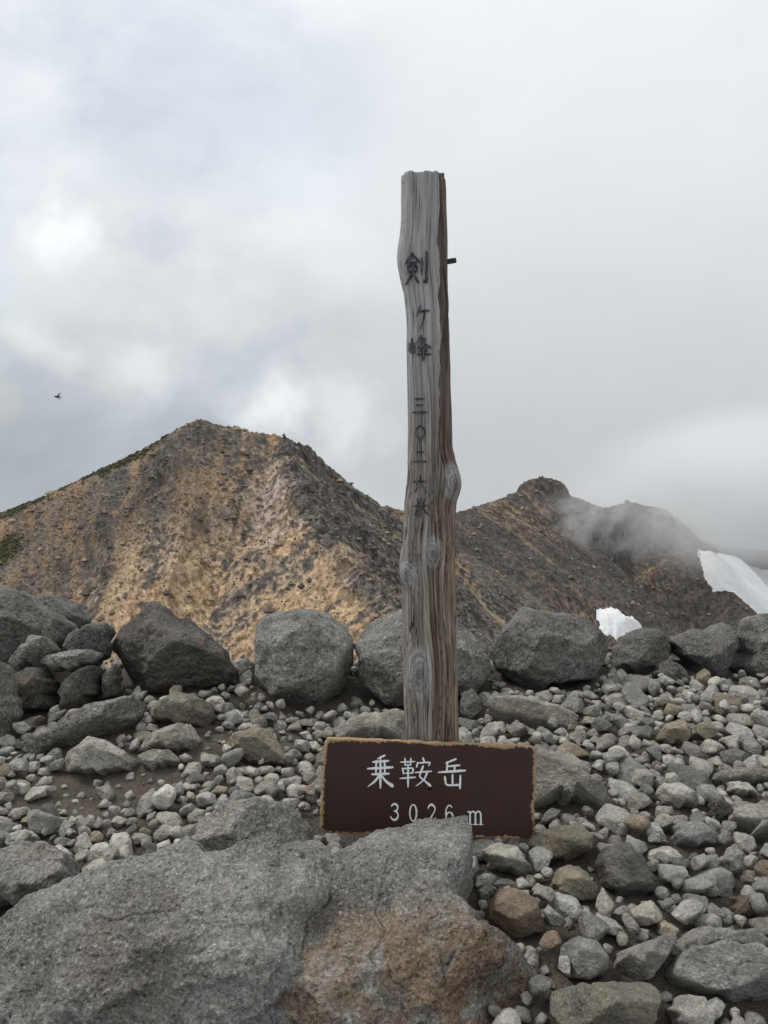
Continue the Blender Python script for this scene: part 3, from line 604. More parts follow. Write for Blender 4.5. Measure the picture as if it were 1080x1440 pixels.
B('boulder', [(768, 1420), (775, 1392), (810, 1383), (860, 1380), (918, 1382), (930, 1400), (922, 1440), (900, 1475), (800, 1480)], 'broad brownish-grey stone below the dark faceted one', 'boulder_warm', 44, .14, .16, seed=48, cuts=8, n=50)
B('boulder', [(936, 1418), (960, 1398), (985, 1400), (1006, 1420), (1004, 1460), (950, 1470)], 'grey stone under the largest rounded boulder', 'grey', 46, .10, .12, seed=49, cuts=7)
B('boulder', [(940, 1178), (948, 1156), (985, 1154), (1012, 1172), (1008, 1190), (970, 1197), (945, 1192)], 'dark elongated stone lying across pale cobbles', 'dark', 44, .07, .1, seed=50, cuts=7)
B('boulder', [(1022, 1150), (1040, 1132), (1085, 1128), (1140, 1140), (1150, 1190), (1085, 1196), (1045, 1185)], 'flat tan-grey slab behind the round rusty stone', 'slab', 34, .08, .12, seed=51, cuts=7, n=50)
B('boulder', [(1024, 1278), (1034, 1260), (1055, 1257), (1072, 1270), (1070, 1286), (1048, 1292), (1030, 1290)], 'round rusty-orange stone among grey cobbles', 'rust', 44, .05, .07, seed=52, cuts=7)
B('boulder', [(992, 1150), (998, 1128), (1015, 1120), (1032, 1138), (1028, 1156), (1008, 1162)], 'grey pointed stone with a rusty cap beside the tan-grey slab', 'boulder_rust', 48, .05, .07, seed=53, cuts=10, ck=60)
B('boulder', [(918, 1118), (930, 1102), (958, 1100), (985, 1120), (980, 1138), (945, 1141), (925, 1132)], 'thick oval grey stone uphill of the dark elongated one', 'grey', 44, .06, .09, seed=54, cuts=7)
B('boulder', [(868, 1030), (880, 1016), (905, 1024), (918, 1020), (915, 1040), (885, 1046)], 'grey notched stone on the cobbles below the rough dark boulder', 'grey', 44, .06, .09, seed=55, cuts=9, ck=60)
B('boulder', [(918, 1042), (935, 1018), (960, 1010), (975, 1030), (965, 1048), (938, 1052)], 'tan-tinged rough stone among cobbles below the triangular rock', 'tan', 44, .06, .09, seed=56, cuts=8)
B('boulder', [(1002, 1105), (1010, 1082), (1060, 1078), (1100, 1085), (1105, 1100), (1060, 1108)], 'long low tan stone at the edge of the cobbles', 'slab', 38, .05, .08, seed=57, cuts=7)
B('boulder', [(1018, 1112), (1025, 1098), (1052, 1100), (1070, 1118), (1050, 1124), (1028, 1122)], 'whitish rock with an orange stain between grey cobbles', 'pale', 42, .05, .07, seed=58, cuts=9)
B('boulder', [(925, 1345), (945, 1318), (985, 1302), (1040, 1306), (1080, 1312), (1085, 1335), (1000, 1335), (950, 1352)], 'flat grey cobble slab behind the largest rounded boulder', 'grey', 38, .05, .1, seed=59, cuts=7)
# --- foreground boulders
def tint_right(W, V):
    px, py = project(W); return (smoothstep(1215, 1330, py) * (0.78 + .2 * smoothstep(470, 640, px))).astype(np.float32)
def tint_left(W, V):
    t = np.exp(-(((W[:, 0] + .62) / .16) ** 2 + ((W[:, 1] - 1.66) / .13) ** 2)) * 0.3
    return t.astype(np.float32)
B('boulder', [(262, 1190), (280, 1152), (320, 1126), (365, 1120), (410, 1130), (440, 1165), (440, 1205), (330, 1240), (270, 1225)], 'rounded grey-brown boulder behind the big front rock', 'front', 45, .13, .2, seed=61, cuts=4, n=64, tint=tint_right)
B('boulder', [(-40, 1240), (-5, 1195), (30, 1182), (70, 1186), (104, 1205), (118, 1235), (100, 1270), (40, 1285), (-30, 1285)], 'low grey-brown boulder beside the left flank of the front rock', 'front', 45, .13, .2, seed=62, cuts=4, n=56, tint=lambda W, V: np.full(len(W), .25))
B('boulder', [(-130, 1420), (-60, 1345), (0, 1300), (60, 1262), (130, 1222), (190, 1196), (260, 1183), (340, 1190), (420, 1180), (494, 1182), (506, 1200), (492, 1275), (470, 1330), (444, 1400), (425, 1500), (200, 1600), (-50, 1560)], 'huge rough grey boulder filling the foreground, split from its brown neighbour', 'front', 20, .14, .32, Y=1.40, seed=63, cuts=10, ck=70, n=125, amp=.07, tint=tint_left, cmin=.64, cmax=.88, extra=[((-.45, .25, .85), .80), ((.25, -.75, .6), .80), ((.1, .1, 1), .86)], dents=[(255, 1415, .11, .09), (95, 1250, .10, .03), (408, 1415, .018, .04)])
B('boulder', [(320, 1480), (350, 1400), (385, 1330), (420, 1262), (462, 1205), (500, 1183), (545, 1166), (590, 1148), (635, 1148), (664, 1163), (680, 1190), (672, 1225), (658, 1262), (690, 1308), (735, 1345), (766, 1385), (782, 1440), (770, 1530), (600, 1600), (440, 1580)], 'big boulder hiding the sign foot, grey nose and brown lower face', 'front', 18, .12, .32, Y=1.44, seed=64, cuts=9, ck=70, n=125, amp=.065, tint=tint_right, cmin=.66, cmax=.88, extra=[((.55, .1, .8), .82), ((.1, -.6, .8), .82)], dents=[(720, 1440, .10, .08), (560, 1270, .09, .02)])

# ------------------------------------------------------------------ cobbles dropped one by one onto the ground
PROTO = []
for k in range(26):
    g = np.random.default_rng(300 + k); ax = np.array([1.0, g.uniform(.6, .95), g.uniform(.32, .58)])
    V, Q = star_rock(lambda t, ax=ax: 1 / np.sqrt((np.cos(t) / ax[0]) ** 2 + (np.sin(t) / ax[1]) ** 2), ax[2], ax[2], g.uniform(2.6, 6.0), 15, 400 + k, cuts=int(g.integers(9, 16)), ck=g.uniform(35, 90), cmin=.44, cmax=.88, amp=.05, front_only=False)
    PROTO.append((V / np.abs(V[:, 0]).max(), Q))
PMESH = {}
def pmesh(k, mat):
    if (k, mat) not in PMESH:
        PMESH[(k, mat)] = mesh_np('cobble', PROTO[k][0], PROTO[k][1], True, M[mat])
    return PMESH[(k, mat)]
def ell(px, py, cx, cy, rx, ry): return ((px - cx) / rx) ** 2 + ((py - cy) / ry) ** 2
def bare(x, y):
    """bare trodden earth on the left"""
    px, py = project(np.array([x, y, 0.0]))
    v = min(ell(px, py, 165, 1108, 95, 34), ell(px, py, 285, 1055, 46, 30), ell(px, py, 90, 1135, 75, 22), ell(px, py, 190, 1155, 60, 14), ell(px, py, 335, 1000, 30, 10), ell(px, py, 410, 1040, 25, 14), ell(px, py, 150, 1075, 60, 12))
    return v < 1
placed = []
POOL = []
def next_hole(g, xr, yr):
    """a spot of ground not yet covered"""
    while True:
        if not POOL:
            k = np.argwhere(~OCC); k = k[g.permutation(len(k))[:1500]]; POOL.extend(map(tuple, k))
        i, j = POOL.pop(); 
        if OCC[i, j] and g.random() < .9: continue
        x, y = GX0 + (i + g.random()) * CELL, GY0 + (j + g.random()) * CELL
        if xr[0] < x < xr[1] and yr[0] < y < yr[1]: return x, y
def try_drop(size, g, tries, zmax, xr=(-2.35, 2.35), yr=(1.25, 4.35), wide=.35):
    best = None
    for _ in range(tries):
        k = int(g.integers(len(PROTO))); V, Q = PROTO[k]
        x, y = next_hole(g, xr, yr)
        if abs(x) > 0.62 * y + wide: continue
        if bare(x, y) and g.random() < (0.985 if size > .02 else .93): continue
        az_ = g.uniform(0, 6.28)
        s = np.array([size, size, size * g.uniform(.8, 1.15)])
        i0, j0 = int((x - GX0) / CELL), int((y - GY0) / CELL); rad = max(1, int(size * .75 / CELL))
        if i0 - rad < 2 or j0 - rad < 2 or i0 + rad > NX - 3 or j0 + rad > NY - 3: continue
        W = HM[i0 - rad:i0 + rad + 1, j0 - rad:j0 + rad + 1]
        sx = np.clip((W[rad:].mean() - W[:rad + 1].mean()) / (rad * CELL), -.5, .5); sy = np.clip((W[:, rad:].mean() - W[:, :rad + 1].mean()) / (rad * CELL), -.5, .5)
        Rm = Matrix.Rotation(math.atan(sy), 3, 'X') @ Matrix.Rotation(-math.atan(sx), 3, 'Y') @ Matrix.Rotation(g.normal(0, .26), 3, 'X') @ Matrix.Rotation(az_, 3, 'Z')
        Rn = np.array(Rm); T = (V * s) @ Rn.T
        ix = ((T[:, 0] + x - GX0) / CELL).astype(int); iy = ((T[:, 1] + y - GY0) / CELL).astype(int)
        if ix.min() < 1 or iy.min() < 1 or ix.max() > NX - 2 or iy.max() > NY - 2: continue
        low = T[:, 2] < 0
        gap_ = HM[ix[low], iy[low]] - T[low, 2]
        zc = np.quantile(gap_, 0.90 if size > .03 else .72)                        # settle: a little overlap at the contacts
        gzz = GROUND[i0, j0]
        z = zc - gzz - 0.16 * size
        if z > zmax(size): continue
        sc = z / size
        if best is None or sc < best[0]: best = (sc, k, np.array([x, y, zc - 0.10 * size]), Rm, s, T)
    if best is None: return False
    _, k, p, Rm, s, T = best
    raster(T + p, True)
    placed.append((s[0], k, p, Rm, s)); return True
g = np.random.default_rng(42)
def run(n, lo, hi, tries, zmax, **kw):
    for _ in range(n): try_drop(g.uniform(lo, hi), g, tries, zmax, **kw)

k = (np.abs(HX - .12) < .43) & (HY > 2.52) & (HY < 2.72); HM[k] = .30; OCC[k] = True       # room for the board and the post
run(70, .060, .088, 5, lambda s: s * .8, xr=(0.15, 2.35), yr=(1.3, 4.2))
run(40, .045, .065, 5, lambda s: s * .7, xr=(-2.3, .3), yr=(2.3, 4.2))
run(900, .030, .054, 6, lambda s: s * 1.35)
run(1700, .018, .034, 6, lambda s: s * 2.2)
run(2600, .011, .023, 4, lambda s: s * 3.0)
for xa, xb in ((1.1, 3.5), (-3.5, -1.1)):
    run(150, .035, .09, 4, lambda s: s * .9, xr=(xa, xb), wide=1.5); run(350, .02, .045, 4, lambda s: s * 1.6, xr=(xa, xb), wide=1.5)


# the 300 that show largest are single stones; the rest is loose pebble fill
def seen(pl):
    s, k, p, Rm, sc = pl; px, py = project(p)
    if px < -10 or px > 1090 or py > 1450: return 0
    o = HM[min(max(int((p[0] - GX0) / CELL), 0), NX - 1), min(max(int((p[1] - GY0) / CELL), 0), NY - 1)]
    hid = 0.2 if o > p[2] + s * 0.9 else 1.0
    # behind the front boulders
    if in_poly(np.array([px]), np.array([py]), [(0, 1300), (190, 1196), (492, 1184), (590, 1148), (680, 1190), (660, 1262), (766, 1385), (782, 1440), (0, 1440)])[0]: hid = 0
    return hid * (s / p[1]) ** 2
order = sorted(range(len(placed)), key=lambda i: -seen(placed[i]))
hero = order[:300]; rest = order[300:]
KINDS = [('grey', .60), ('pale', .15), ('dark', .15), ('tan', .08), ('rust', .02)]
ADJ = {'grey': 'plain grey', 'pale': 'pale buff-grey', 'dark': 'dark charcoal-grey', 'tan': 'yellowish-tan', 'rust': 'rusty brown'}
import re
REF = [re.split(r",| on | at | in | into | beside| among| under| behind| with | below| above| next | near | between| topping| perched| lying| laid| tucked| leaning| wedged| filling| half | set | squeezed| ending| rising| standing| hiding| right | of | uphill| for ", r['label'])[0] for r in ROCKS]
RC = [(r.location.x, r.location.y, 0.25 * (r.dimensions.x + r.dimensions.y)) for r in ROCKS]
for i in hero:
    s, k, p, Rm, sc = placed[i]; px, py = project(p); u = g.random(); acc = 0
    left_side = px < 455
    kinds = [('grey', .28), ('pale', .55), ('dark', .07), ('tan', .10)] if left_side else KINDS
    for kind, pr in kinds:
        acc += pr
        if u <= acc: break
    o = bpy.data.objects.new('cobble', pmesh(k, kind)); COL.objects.link(o)
    Mx = Matrix.Translation(Vector(p)) @ Rm.to_4x4() @ Matrix.Diagonal((*sc, 1)); o.matrix_world = Mx
    j = min(range(len(ROCKS)), key=lambda j: math.hypot(RC[j][0] - p[0], RC[j][1] - p[1]) - RC[j][2])
    ext = np.abs((PROTO[k][0] * sc)).max(0); form = 'flat' if ext[2] < .45 * ext[1] else ('elongated' if ext[1] < .70 * ext[0] else ('blocky' if k % 2 else 'rounded'))
    size = 'large' if s > .062 else ('medium-sized' if s > .042 else 'small')
    lab = f'{size} {form} {ADJ[kind]} cobble near the {REF[j]}'
    thing(o, lab, 'cobble', f'{size} {form} {ADJ[kind]} cobbles near the {REF[j]}')
Vs, Fs, off = [], [], 0
D8, Q8 = cubesphere(7)
LOW = []
for k in range(16):
    gg = np.random.default_rng(700 + k); ax = np.array([1.0, gg.uniform(.6, .95), gg.uniform(.32, .58)])
    V, Q = star_rock(lambda t, ax=ax: 1 / np.sqrt((np.cos(t) / ax[0]) ** 2 + (np.sin(t) / ax[1]) ** 2), ax[2], ax[2], gg.uniform(2.6, 6.0), 5, 800 + k, cuts=11, ck=50, cmin=.44, cmax=.88, amp=.04, front_only=False)
    LOW.append((V / np.abs(V[:, 0]).max(), Q))
for i in rest:
    s, k, p, Rm, sc = placed[i]; V, Q = LOW[k % 16]
    Vs.append((V * sc) @ np.array(Rm).T + p); Fs.append(Q + off); off += len(V)
if Vs:
    thing(link('pebble_fill', mesh_np('pebble_fill', np.concatenate(Vs), np.concatenate(Fs), True, M['mixed']), kind='stuff'), 'loose mass of small grey and buff pebbles filling gaps between the cobbles', 'pebbles')

k = np.argwhere((HM - GROUND) < .012); k = k[g.permutation(len(k))[:9000]]
C_ = np.stack([GX0 + (k[:, 0] + .5) * CELL, GY0 + (k[:, 1] + .5) * CELL, GROUND[k[:, 0], k[:, 1]] + .003], -1)
C_ = C_[np.array([(not bare(c[0], c[1])) or g.random() < .12 for c in C_])]
V, Fq = blob_field(C_, g.uniform(.004, .013, len(C_)), .6, 29)
thing(link('gravel', mesh_np('gravel', V, Fq, False, M['mixed']), kind='stuff'), 'fine grey grit between the cobbles and on the bare earth', 'gravel')

# ------------------------------------------------------------------ wooden post
PY = 2.65
EDGE = np.array([(243, 565, 629), (300, 565, 631), (325, 563, 632), (345, 559.5, 632), (365, 559, 632), (385, 563, 632), (405, 568, 632), (430, 571, 633), (450, 573, 633), (500, 573, 635), (550, 574, 636), (600, 575, 638), (632, 575, 639), (648, 575, 645), (665, 575, 649), (688, 574, 647), (708, 571, 641.5), (750, 570, 640), (778, 567, 640), (795, 564, 640), (812, 564, 640), (828, 568, 640), (900, 569, 642), (950, 570, 643), (1000, 571, 644), (1040, 572, 645), (1130, 573, 648), (1240, 573, 650)], float)
NR, NA = 520, 200
rows = np.linspace(243, 1240, NR)
xl = np.interp(rows, EDGE[:, 0], EDGE[:, 1]); xr_ = np.interp(rows, EDGE[:, 0], EDGE[:, 2])
xr_ = xr_ + 3.0 * smoothstep(660, 620, rows); ker = np.ones(9) / 9; xl[4:-4] = np.convolve(xl, ker, 'valid'); xr_[4:-4] = np.convolve(xr_, ker, 'valid')
Lp, Rp = at_y(xl, rows, PY - .075), at_y(xr_, rows, PY - .06)
cx, hw, zc = (Lp[:, 0] + Rp[:, 0]) / 2, (Rp[:, 0] - Lp[:, 0]) / 2, Lp[:, 2]
th = np.linspace(0, 2 * math.pi, NA, endpoint=False)      # 0 = right, -pi/2 = towards the camera
ct, s_t = np.cos(th), np.sin(th)
pw = 3.4
rs = (np.abs(ct) ** pw + np.abs(s_t) ** pw) ** (-1 / pw)
lx = (hw[:, None] * (rs * ct)[None]); ly = 0.088 * (rs * s_t)[None] + 0 * lx
# bevel off the right front corner where the grey skin has split away
Zg = np.repeat(zc[:, None], NA, 1); ang = np.repeat(th[None], NR, 0)
sgx = lx / 0.09; 
KN = [(608, 775, .026, .050, .016), (574, 806, .022, .038, .012), (591, 945, .036, .085, .016), (636, 678, .030, .060, .020), (617, 494, .009, .012, .004)]
kx = [at_y(np.array(float(a)), np.array(float(c)), np.array(PY - .085)) for a, c, *_ in KN]
disp = np.zeros_like(lx); kd = np.full(lx.shape, 9.0); GXc = lx.copy(); GZc = Zg.copy()
frontm = smoothstep(0.1, -0.75, s_t)[None] * np.ones_like(lx)
for (a, c, rx, rz, h), kp in zip(KN, kx):
    ux = (lx + cx[:, None] - kp[0]); uz = (Zg - kp[2]); q = np.sqrt((ux / rx) ** 2 + (uz / rz) ** 2)
    disp += frontm * h * np.exp(-(q ** 2) * 1.1); kd = np.where(frontm > 0.02, np.minimum(kd, q), kd)
    # grain flows round the knot
    GXc += -ux * 0.45 * np.exp(-((uz / (rz * 1.9)) ** 2 + (ux / (rx * 2.2)) ** 2)) * frontm
nrmx, nrmy = ct * rs, s_t * rs; ln = np.hypot(nrmx, nrmy)
nx_, ny_ = (nrmx / ln)[None], (nrmy / ln)[None]
arc = np.concatenate([[0], np.cumsum(np.hypot(np.diff(rs * ct), np.diff(rs * s_t)))]) * 0.09
gco = np.stack([GXc, np.repeat((ny_ * .09), NR, 0), GZc], -1)
gr = ridged(np.stack([gco[..., 0] * 95, gco[..., 1] * 95, gco[..., 2] * 3.2], -1), 3, 0.55, 900)
gr2 = fbm(np.stack([gco[..., 0] * 30, gco[..., 1] * 30, gco[..., 2] * 1.6], -1), 3, 0.5, 910)
crack = vnoise(np.stack([gco[..., 0] * 60, gco[..., 1] * 60, gco[..., 2] * 1.4], -1), 920)
low = smoothstep(1.45, 1.15, Zg)                         # lower half is more deeply weathered
deep = (0.0012 + 0.0022 * low) * gr + 0.0016 * gr2 - (0.0015 + 0.0095 * low) * smoothstep(.07, .0, np.abs(crack))
deep *= 1 - 0.6 * np.exp(-(kd / 1.0) ** 2)
kring = np.sin(np.minimum(kd, 3) * 16) * 0.0004 * np.exp(-(kd / 0.9) ** 4)
# split right-hand side: recessed strip of torn heartwood
edge_u = (lx / hw[:, None])
zn = fbm(np.stack([Zg * 3.5, Zg * 0, Zg * 0], -1), 3, .5, 930)
strip_b = 0.40 + 0.20 * zn + .05 * fbm(np.stack([Zg * 22, Zg * 0, Zg * 0], -1), 2, .5, 935)
split = smoothstep(strip_b, strip_b + .05, edge_u) * (s_t < 0.5)[None] * smoothstep(1.24, 1.34, Zg)
disp = disp + deep + kring - split * (0.012 + 0.008 * gr2 + 0.004 * gr)
Xp = cx[:, None] + lx + nx_ * disp; Yp = PY + ly + ny_ * disp; Zp = Zg.copy()
topk = np.arange(NR) < 6
Zp[:6] += 0.006 * fbm(np.stack([lx[:6] * 40, ly[:6] * 40, lx[:6] * 0], -1), 3, .5, 950)
Vp = np.stack([Xp, Yp, Zp], -1).reshape(-1, 3)
fi = np.arange(NR * NA).reshape(NR, NA)
nxt = np.roll(fi, -1, 1)
fq = np.stack([fi[:-1], fi[1:], nxt[1:], nxt[:-1]], -1).reshape(-1, 4)
# rings closing the top (sawn end)
caps, capf, prev, noff = [], [], fi[0], NR * NA
for t in (.97, .75, .5, .25, .03):
    cpt = np.array([cx[0], PY]); ring = np.stack([cpt[0] + (Xp[0] - cpt[0]) * t, cpt[1] + (Yp[0] - cpt[1]) * t, Zp[0] * t + zc[0] * (1 - t) + 0.003 * np.sin(t * 60)], -1)
    ids = noff + np.arange(NA); noff += NA; caps.append(ring); capf.append(np.stack([prev, np.roll(prev, -1), np.roll(ids, -1), ids], -1)); prev = ids
Vp = np.concatenate([Vp] + caps); fq = np.concatenate([fq[:, ::-1], capf[0][:, ::-1]] + [c_[:, ::-1] for c_ in capf[1:]])
# face orientation: make normals point outwards
a_, b_, c_ = Vp[fq[1000, 0]], Vp[fq[1000, 1]], Vp[fq[1000, 2]]
if np.cross(b_ - a_, c_ - a_) @ (a_ - np.array([cx[3], PY, a_[2]])) < 0: fq = fq[:, ::-1]
ncap = NA * 5
gat = np.concatenate([gco.reshape(-1, 3), Vp[-ncap:] * np.array([1, 1, .3])])
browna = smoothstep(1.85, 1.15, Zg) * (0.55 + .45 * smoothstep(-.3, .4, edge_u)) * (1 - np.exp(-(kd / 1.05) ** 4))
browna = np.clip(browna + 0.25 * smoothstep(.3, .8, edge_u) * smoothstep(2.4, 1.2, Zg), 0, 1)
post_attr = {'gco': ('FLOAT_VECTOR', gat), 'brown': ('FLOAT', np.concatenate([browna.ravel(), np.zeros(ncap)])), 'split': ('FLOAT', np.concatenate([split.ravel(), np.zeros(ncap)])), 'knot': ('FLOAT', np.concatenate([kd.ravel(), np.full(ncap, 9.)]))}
m, nb, bs = new_mat('weathered_wood'); M['wood'] = m
gc = nb.n('ShaderNodeAttribute', attribute_name='gco').outputs['Vector']
g1 = nb.noise(nb.scale(gc, (1, 1, .022)), 95, 6, 0.65, 0.0); g2 = nb.noise(nb.scale(gc, (1, 1, .02)), 260, 4, 0.7); g3 = nb.noise(nb.scale(gc, (1, 1, .10)), 22, 4, 0.6)
br = nb.n('ShaderNodeAttribute', attribute_name='brown').outputs['Fac']; sp_ = nb.n('ShaderNodeAttribute', attribute_name='split').outputs['Fac']; kn = nb.n('ShaderNodeAttribute', attribute_name='knot').outputs['Fac']
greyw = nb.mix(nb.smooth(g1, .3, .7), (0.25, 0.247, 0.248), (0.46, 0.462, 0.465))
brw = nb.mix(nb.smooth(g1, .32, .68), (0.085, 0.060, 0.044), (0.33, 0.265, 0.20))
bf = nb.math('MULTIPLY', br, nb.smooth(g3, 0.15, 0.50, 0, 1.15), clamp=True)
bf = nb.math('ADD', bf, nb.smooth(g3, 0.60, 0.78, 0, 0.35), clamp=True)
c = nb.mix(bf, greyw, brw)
c = nb.mix(nb.math('MULTIPLY', sp_, nb.smooth(g3, .36, .50, .65, 1.0)), c, nb.mix(nb.smooth(g1, .32, .68), (0.034, 0.025, 0.021), (0.215, 0.160, 0.132)))
ring = nb.math('SINE', nb.math('MULTIPLY', nb.math('ADD', kn, nb.math('MULTIPLY', nb.noise(gc, 60, 4), 0.9)), 19.0))
kf = nb.smooth(kn, 1.05, 0.75)
c = nb.mix(nb.math('MULTIPLY', kf, 0.8), c, nb.mix(nb.smooth(ring, -1, 1), (0.17, 0.167, 0.168), (0.33, 0.325, 0.32)))
c = nb.mix(nb.smooth(kn, .5, .1, 0, .55), c, (0.10, 0.095, 0.095))
c = nb.mix(nb.math('MULTIPLY', nb.smooth(kn, 1.25, 1.0), nb.smooth(kn, .75, .95, 0, .25)), c, (0.48, 0.47, 0.45))
c = nb.mix(nb.smooth(g2, 0.46, 0.37, 0, 0.75), c, (0.05, 0.043, 0.040))
ck_ = nb.noise(nb.scale(gc, (1, 1, .018)), 70, 2, .5)
c = nb.mix(nb.math('MULTIPLY', nb.smooth(nb.math('ABSOLUTE', nb.math('SUBTRACT', ck_, .5)), .018, .003), nb.lin(br, 0, .5, .12, .9)), c, (0.022, 0.017, 0.015))
L(nb, c, bs.inputs['Base Color']); bs.inputs['Roughness'].default_value = 0.85
L(nb, nb.n('ShaderNodeBump', ins={'Height': nb.math('ADD', g1, nb.math('MULTIPLY', g2, 0.6)), 'Strength': 0.9, 'Distance': 0.006}).outputs[0], bs.inputs['Normal'])
post = bpy.data.objects.new('summit_post', None); COL.objects.link(post); base = np.array([cx[-1], PY, zc[-1]]); post.location = base; post.empty_display_size = .1
thing(post, 'tall weathered grey wooden summit post with carved characters and knots', 'post')
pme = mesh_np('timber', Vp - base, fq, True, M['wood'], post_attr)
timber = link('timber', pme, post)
bvh = BVHTree.FromPolygons([tuple(v) for v in Vp], [tuple(int(i) for i in f) for f in fq])

# ------------------------------------------------------------------ brush characters
G = {}
W1 = .085
G['nori'] = [[(.66, .97, .9), (.42, .88, .5)], [(.24, .78, .8), (.80, .81, .9)], [(.04, .58, .8), (.97, .62, 1.)], [(.20, .41, .8), (.82, .43, .9)], [(.35, .80, .9), (.34, .42, .7)], [(.67, .81, .9), (.68, .42, .7)], [(.51, .92, .9), (.51, .02, 1.)], [(.48, .38, 1.), (.30, .2, .9), (.05, .05, .3)], [(.54, .38, .6), (.74, .18, 1.), (.98, .06, 1.3)]]
G['kura'] = [[(.02, .86, .8), (.46, .88, .8)], [(.15, .98, .8), (.16, .76, .7)], [(.34, .98, .8), (.33, .76, .7)], [(.15, .76, .6), (.33, .76, .6)], [(.07, .64, .8), (.10, .46, .7)], [(.07, .63, .7), (.43, .66, .9), (.39, .47, .7)], [(.10, .47, .6), (.39, .48, .6)], [(.0, .29, .8), (.48, .33, .9)], [(.25, .76, .9), (.25, .0, .9)], [(.74, 1., 1.), (.78, .88, .9)], [(.56, .84, .8), (.53, .70, .9)], [(.56, .83, .7), (.98, .86, .9), (.93, .74, .5)], [(.74, .72, .9), (.61, .36, .8), (.78, .22, .8), (.98, .03, 1.2)], [(.88, .52, .9), (.78, .24, .8), (.52, .03, .4)], [(.49, .50, .8), (1., .54, .9)]]
G['take'] = [[(.64, .99, 1.), (.28, .86, .6)], [(.33, .88, .9), (.30, .56, .8)], [(.32, .74, .7), (.78, .78, .9)], [(.60, .75, .9), (.60, .56, .8)], [(.0, .54, .8), (.99, .60, 1.1)], [(.52, .46, .9), (.52, .10, .8)], [(.23, .38, .9), (.27, .09, .8), (.80, .11, .8)], [(.82, .42, .9), (.80, .0, 1.)]]
def curve(f, n=20): return [f(i / (n - 1)) for i in range(n)]
G['three'] = [curve(lambda t: (.48 + .33 * math.cos(2.7 - 4.3 * t), .76 + .22 * math.sin(2.7 - 4.3 * t), .55 + .6 * math.sin(math.pi * t))), curve(lambda t: (.46 + .38 * math.cos(1.55 - 4.4 * t), .28 + .27 * math.sin(1.55 - 4.4 * t), .55 + .6 * math.sin(math.pi * t)))]
G['zero'] = [curve(lambda t: (.5 + .34 * math.cos(6.3 * t), .5 + .48 * math.sin(6.3 * t), .5 + .6 * abs(math.cos(6.3 * t))), 30)]
G['two'] = [curve(lambda t: (.48 + .35 * math.cos(2.9 - 3.6 * t), .72 + .26 * math.sin(2.9 - 3.6 * t), .6 + .5 * math.sin(math.pi * t))) + [(.45, .25, .7), (.15, .04, .7)], [(.12, .05, 1.), (.86, .05, 1.), (.88, .2, .5)]]
G['six'] = [curve(lambda t: (.5 + .36 * math.cos(.9 + 5.6 * t * .45), .55 + .43 * math.sin(.9 + 5.6 * t * .45), .5 + .5 * t)), curve(lambda t: (.5 + .34 * math.cos(6.3 * t), .3 + .28 * math.sin(6.3 * t), .5 + .5 * abs(math.cos(6.3 * t))), 26)]
G['metre'] = [[(.0, .62, .6), (.14, .62, 1.), (.14, .03, 1.)], [(.14, .52, .6), (.26, .63, .7), (.42, .63, .8), (.5, .52, 1.), (.5, .03, 1.)], [(.5, .52, .6), (.62, .63, .7), (.78, .63, .8), (.86, .52, 1.), (.86, .03, 1.)], [(.02, .03, .5), (.26, .03, .5)], [(.38, .03, .5), (.62, .03, .5)], [(.74, .03, .5), (.98, .03, .5)]]
G['ken'] = [[(.32, .96, 1.), (.02, .66, .6)], [(.32, .94, .8), (.60, .72, 1.)], [(.18, .68, .7), (.46, .69, .7)], [(.14, .58, .8), (.16, .40, .8), (.50, .42, .8), (.53, .60, .8), (.14, .58, .7)], [(.33, .68, .8), (.33, .40, .8)], [(.32, .40, 1.), (.20, .2, .8), (.04, .04, .4)], [(.34, .36, .6), (.56, .10, 1.1)], [(.71, .80, .9), (.71, .38, .8)], [(.92, 1., 1.1), (.92, .06, 1.1), (.82, .14, .6)]]
G['ga'] = [[(.35, .97, 1.), (.1, .55, .6)], [(.22, .74, .8), (.95, .78, 1.)], [(.66, .76, 1.), (.60, .4, .9), (.34, .02, .4)]]
G['mine'] = [[(.14, .85, .9), (.14, .35, .8)], [(.02, .65, .8), (.02, .33, .8), (.27, .35, .8)], [(.28, .66, .8), (.28, .3, .9)], [(.58, .99, 1.), (.38, .72, .6)], [(.52, .88, .7), (.82, .88, .9), (.45, .56, .5)], [(.55, .78, .7), (.97, .52, 1.1)], [(.45, .48, .8), (.88, .5, .8)], [(.48, .36, .8), (.85, .38, .8)], [(.40, .22, .8), (.98, .24, .9)], [(.66, .55, .9), (.66, .0, 1.)]]
G['san'] = [[(.2, .92, 1.), (.8, .93, 1.)], [(.28, .55, 1.), (.72, .56, 1.)], [(.04, .12, 1.1), (.96, .14, 1.2)]]
G['rei'] = [curve(lambda t: (.5 + .42 * math.cos(6.3 * t), .5 + .46 * math.sin(6.3 * t), 1.), 24)]
G['ni'] = [[(.25, .8, 1.), (.75, .82, 1.)], [(.04, .15, 1.1), (.96, .17, 1.2)]]
G['roku'] = [[(.5, .98, 1.), (.52, .78, 1.)], [(.03, .66, 1.), (.97, .68, 1.1)], [(.36, .48, 1.), (.08, .04, .7)], [(.62, .50, .8), (.94, .06, 1.2)]]
G['kome'] = [[(.22, .92, .9), (.34, .70, 1.)], [(.80, .94, 1.), (.66, .70, .7)], [(.02, .56, 1.), (.98, .58, 1.)], [(.5, .98, 1.), (.5, .0, 1.)], [(.46, .54, 1.), (.04, .10, .6)], [(.54, .54, .7), (.98, .10, 1.2)]]
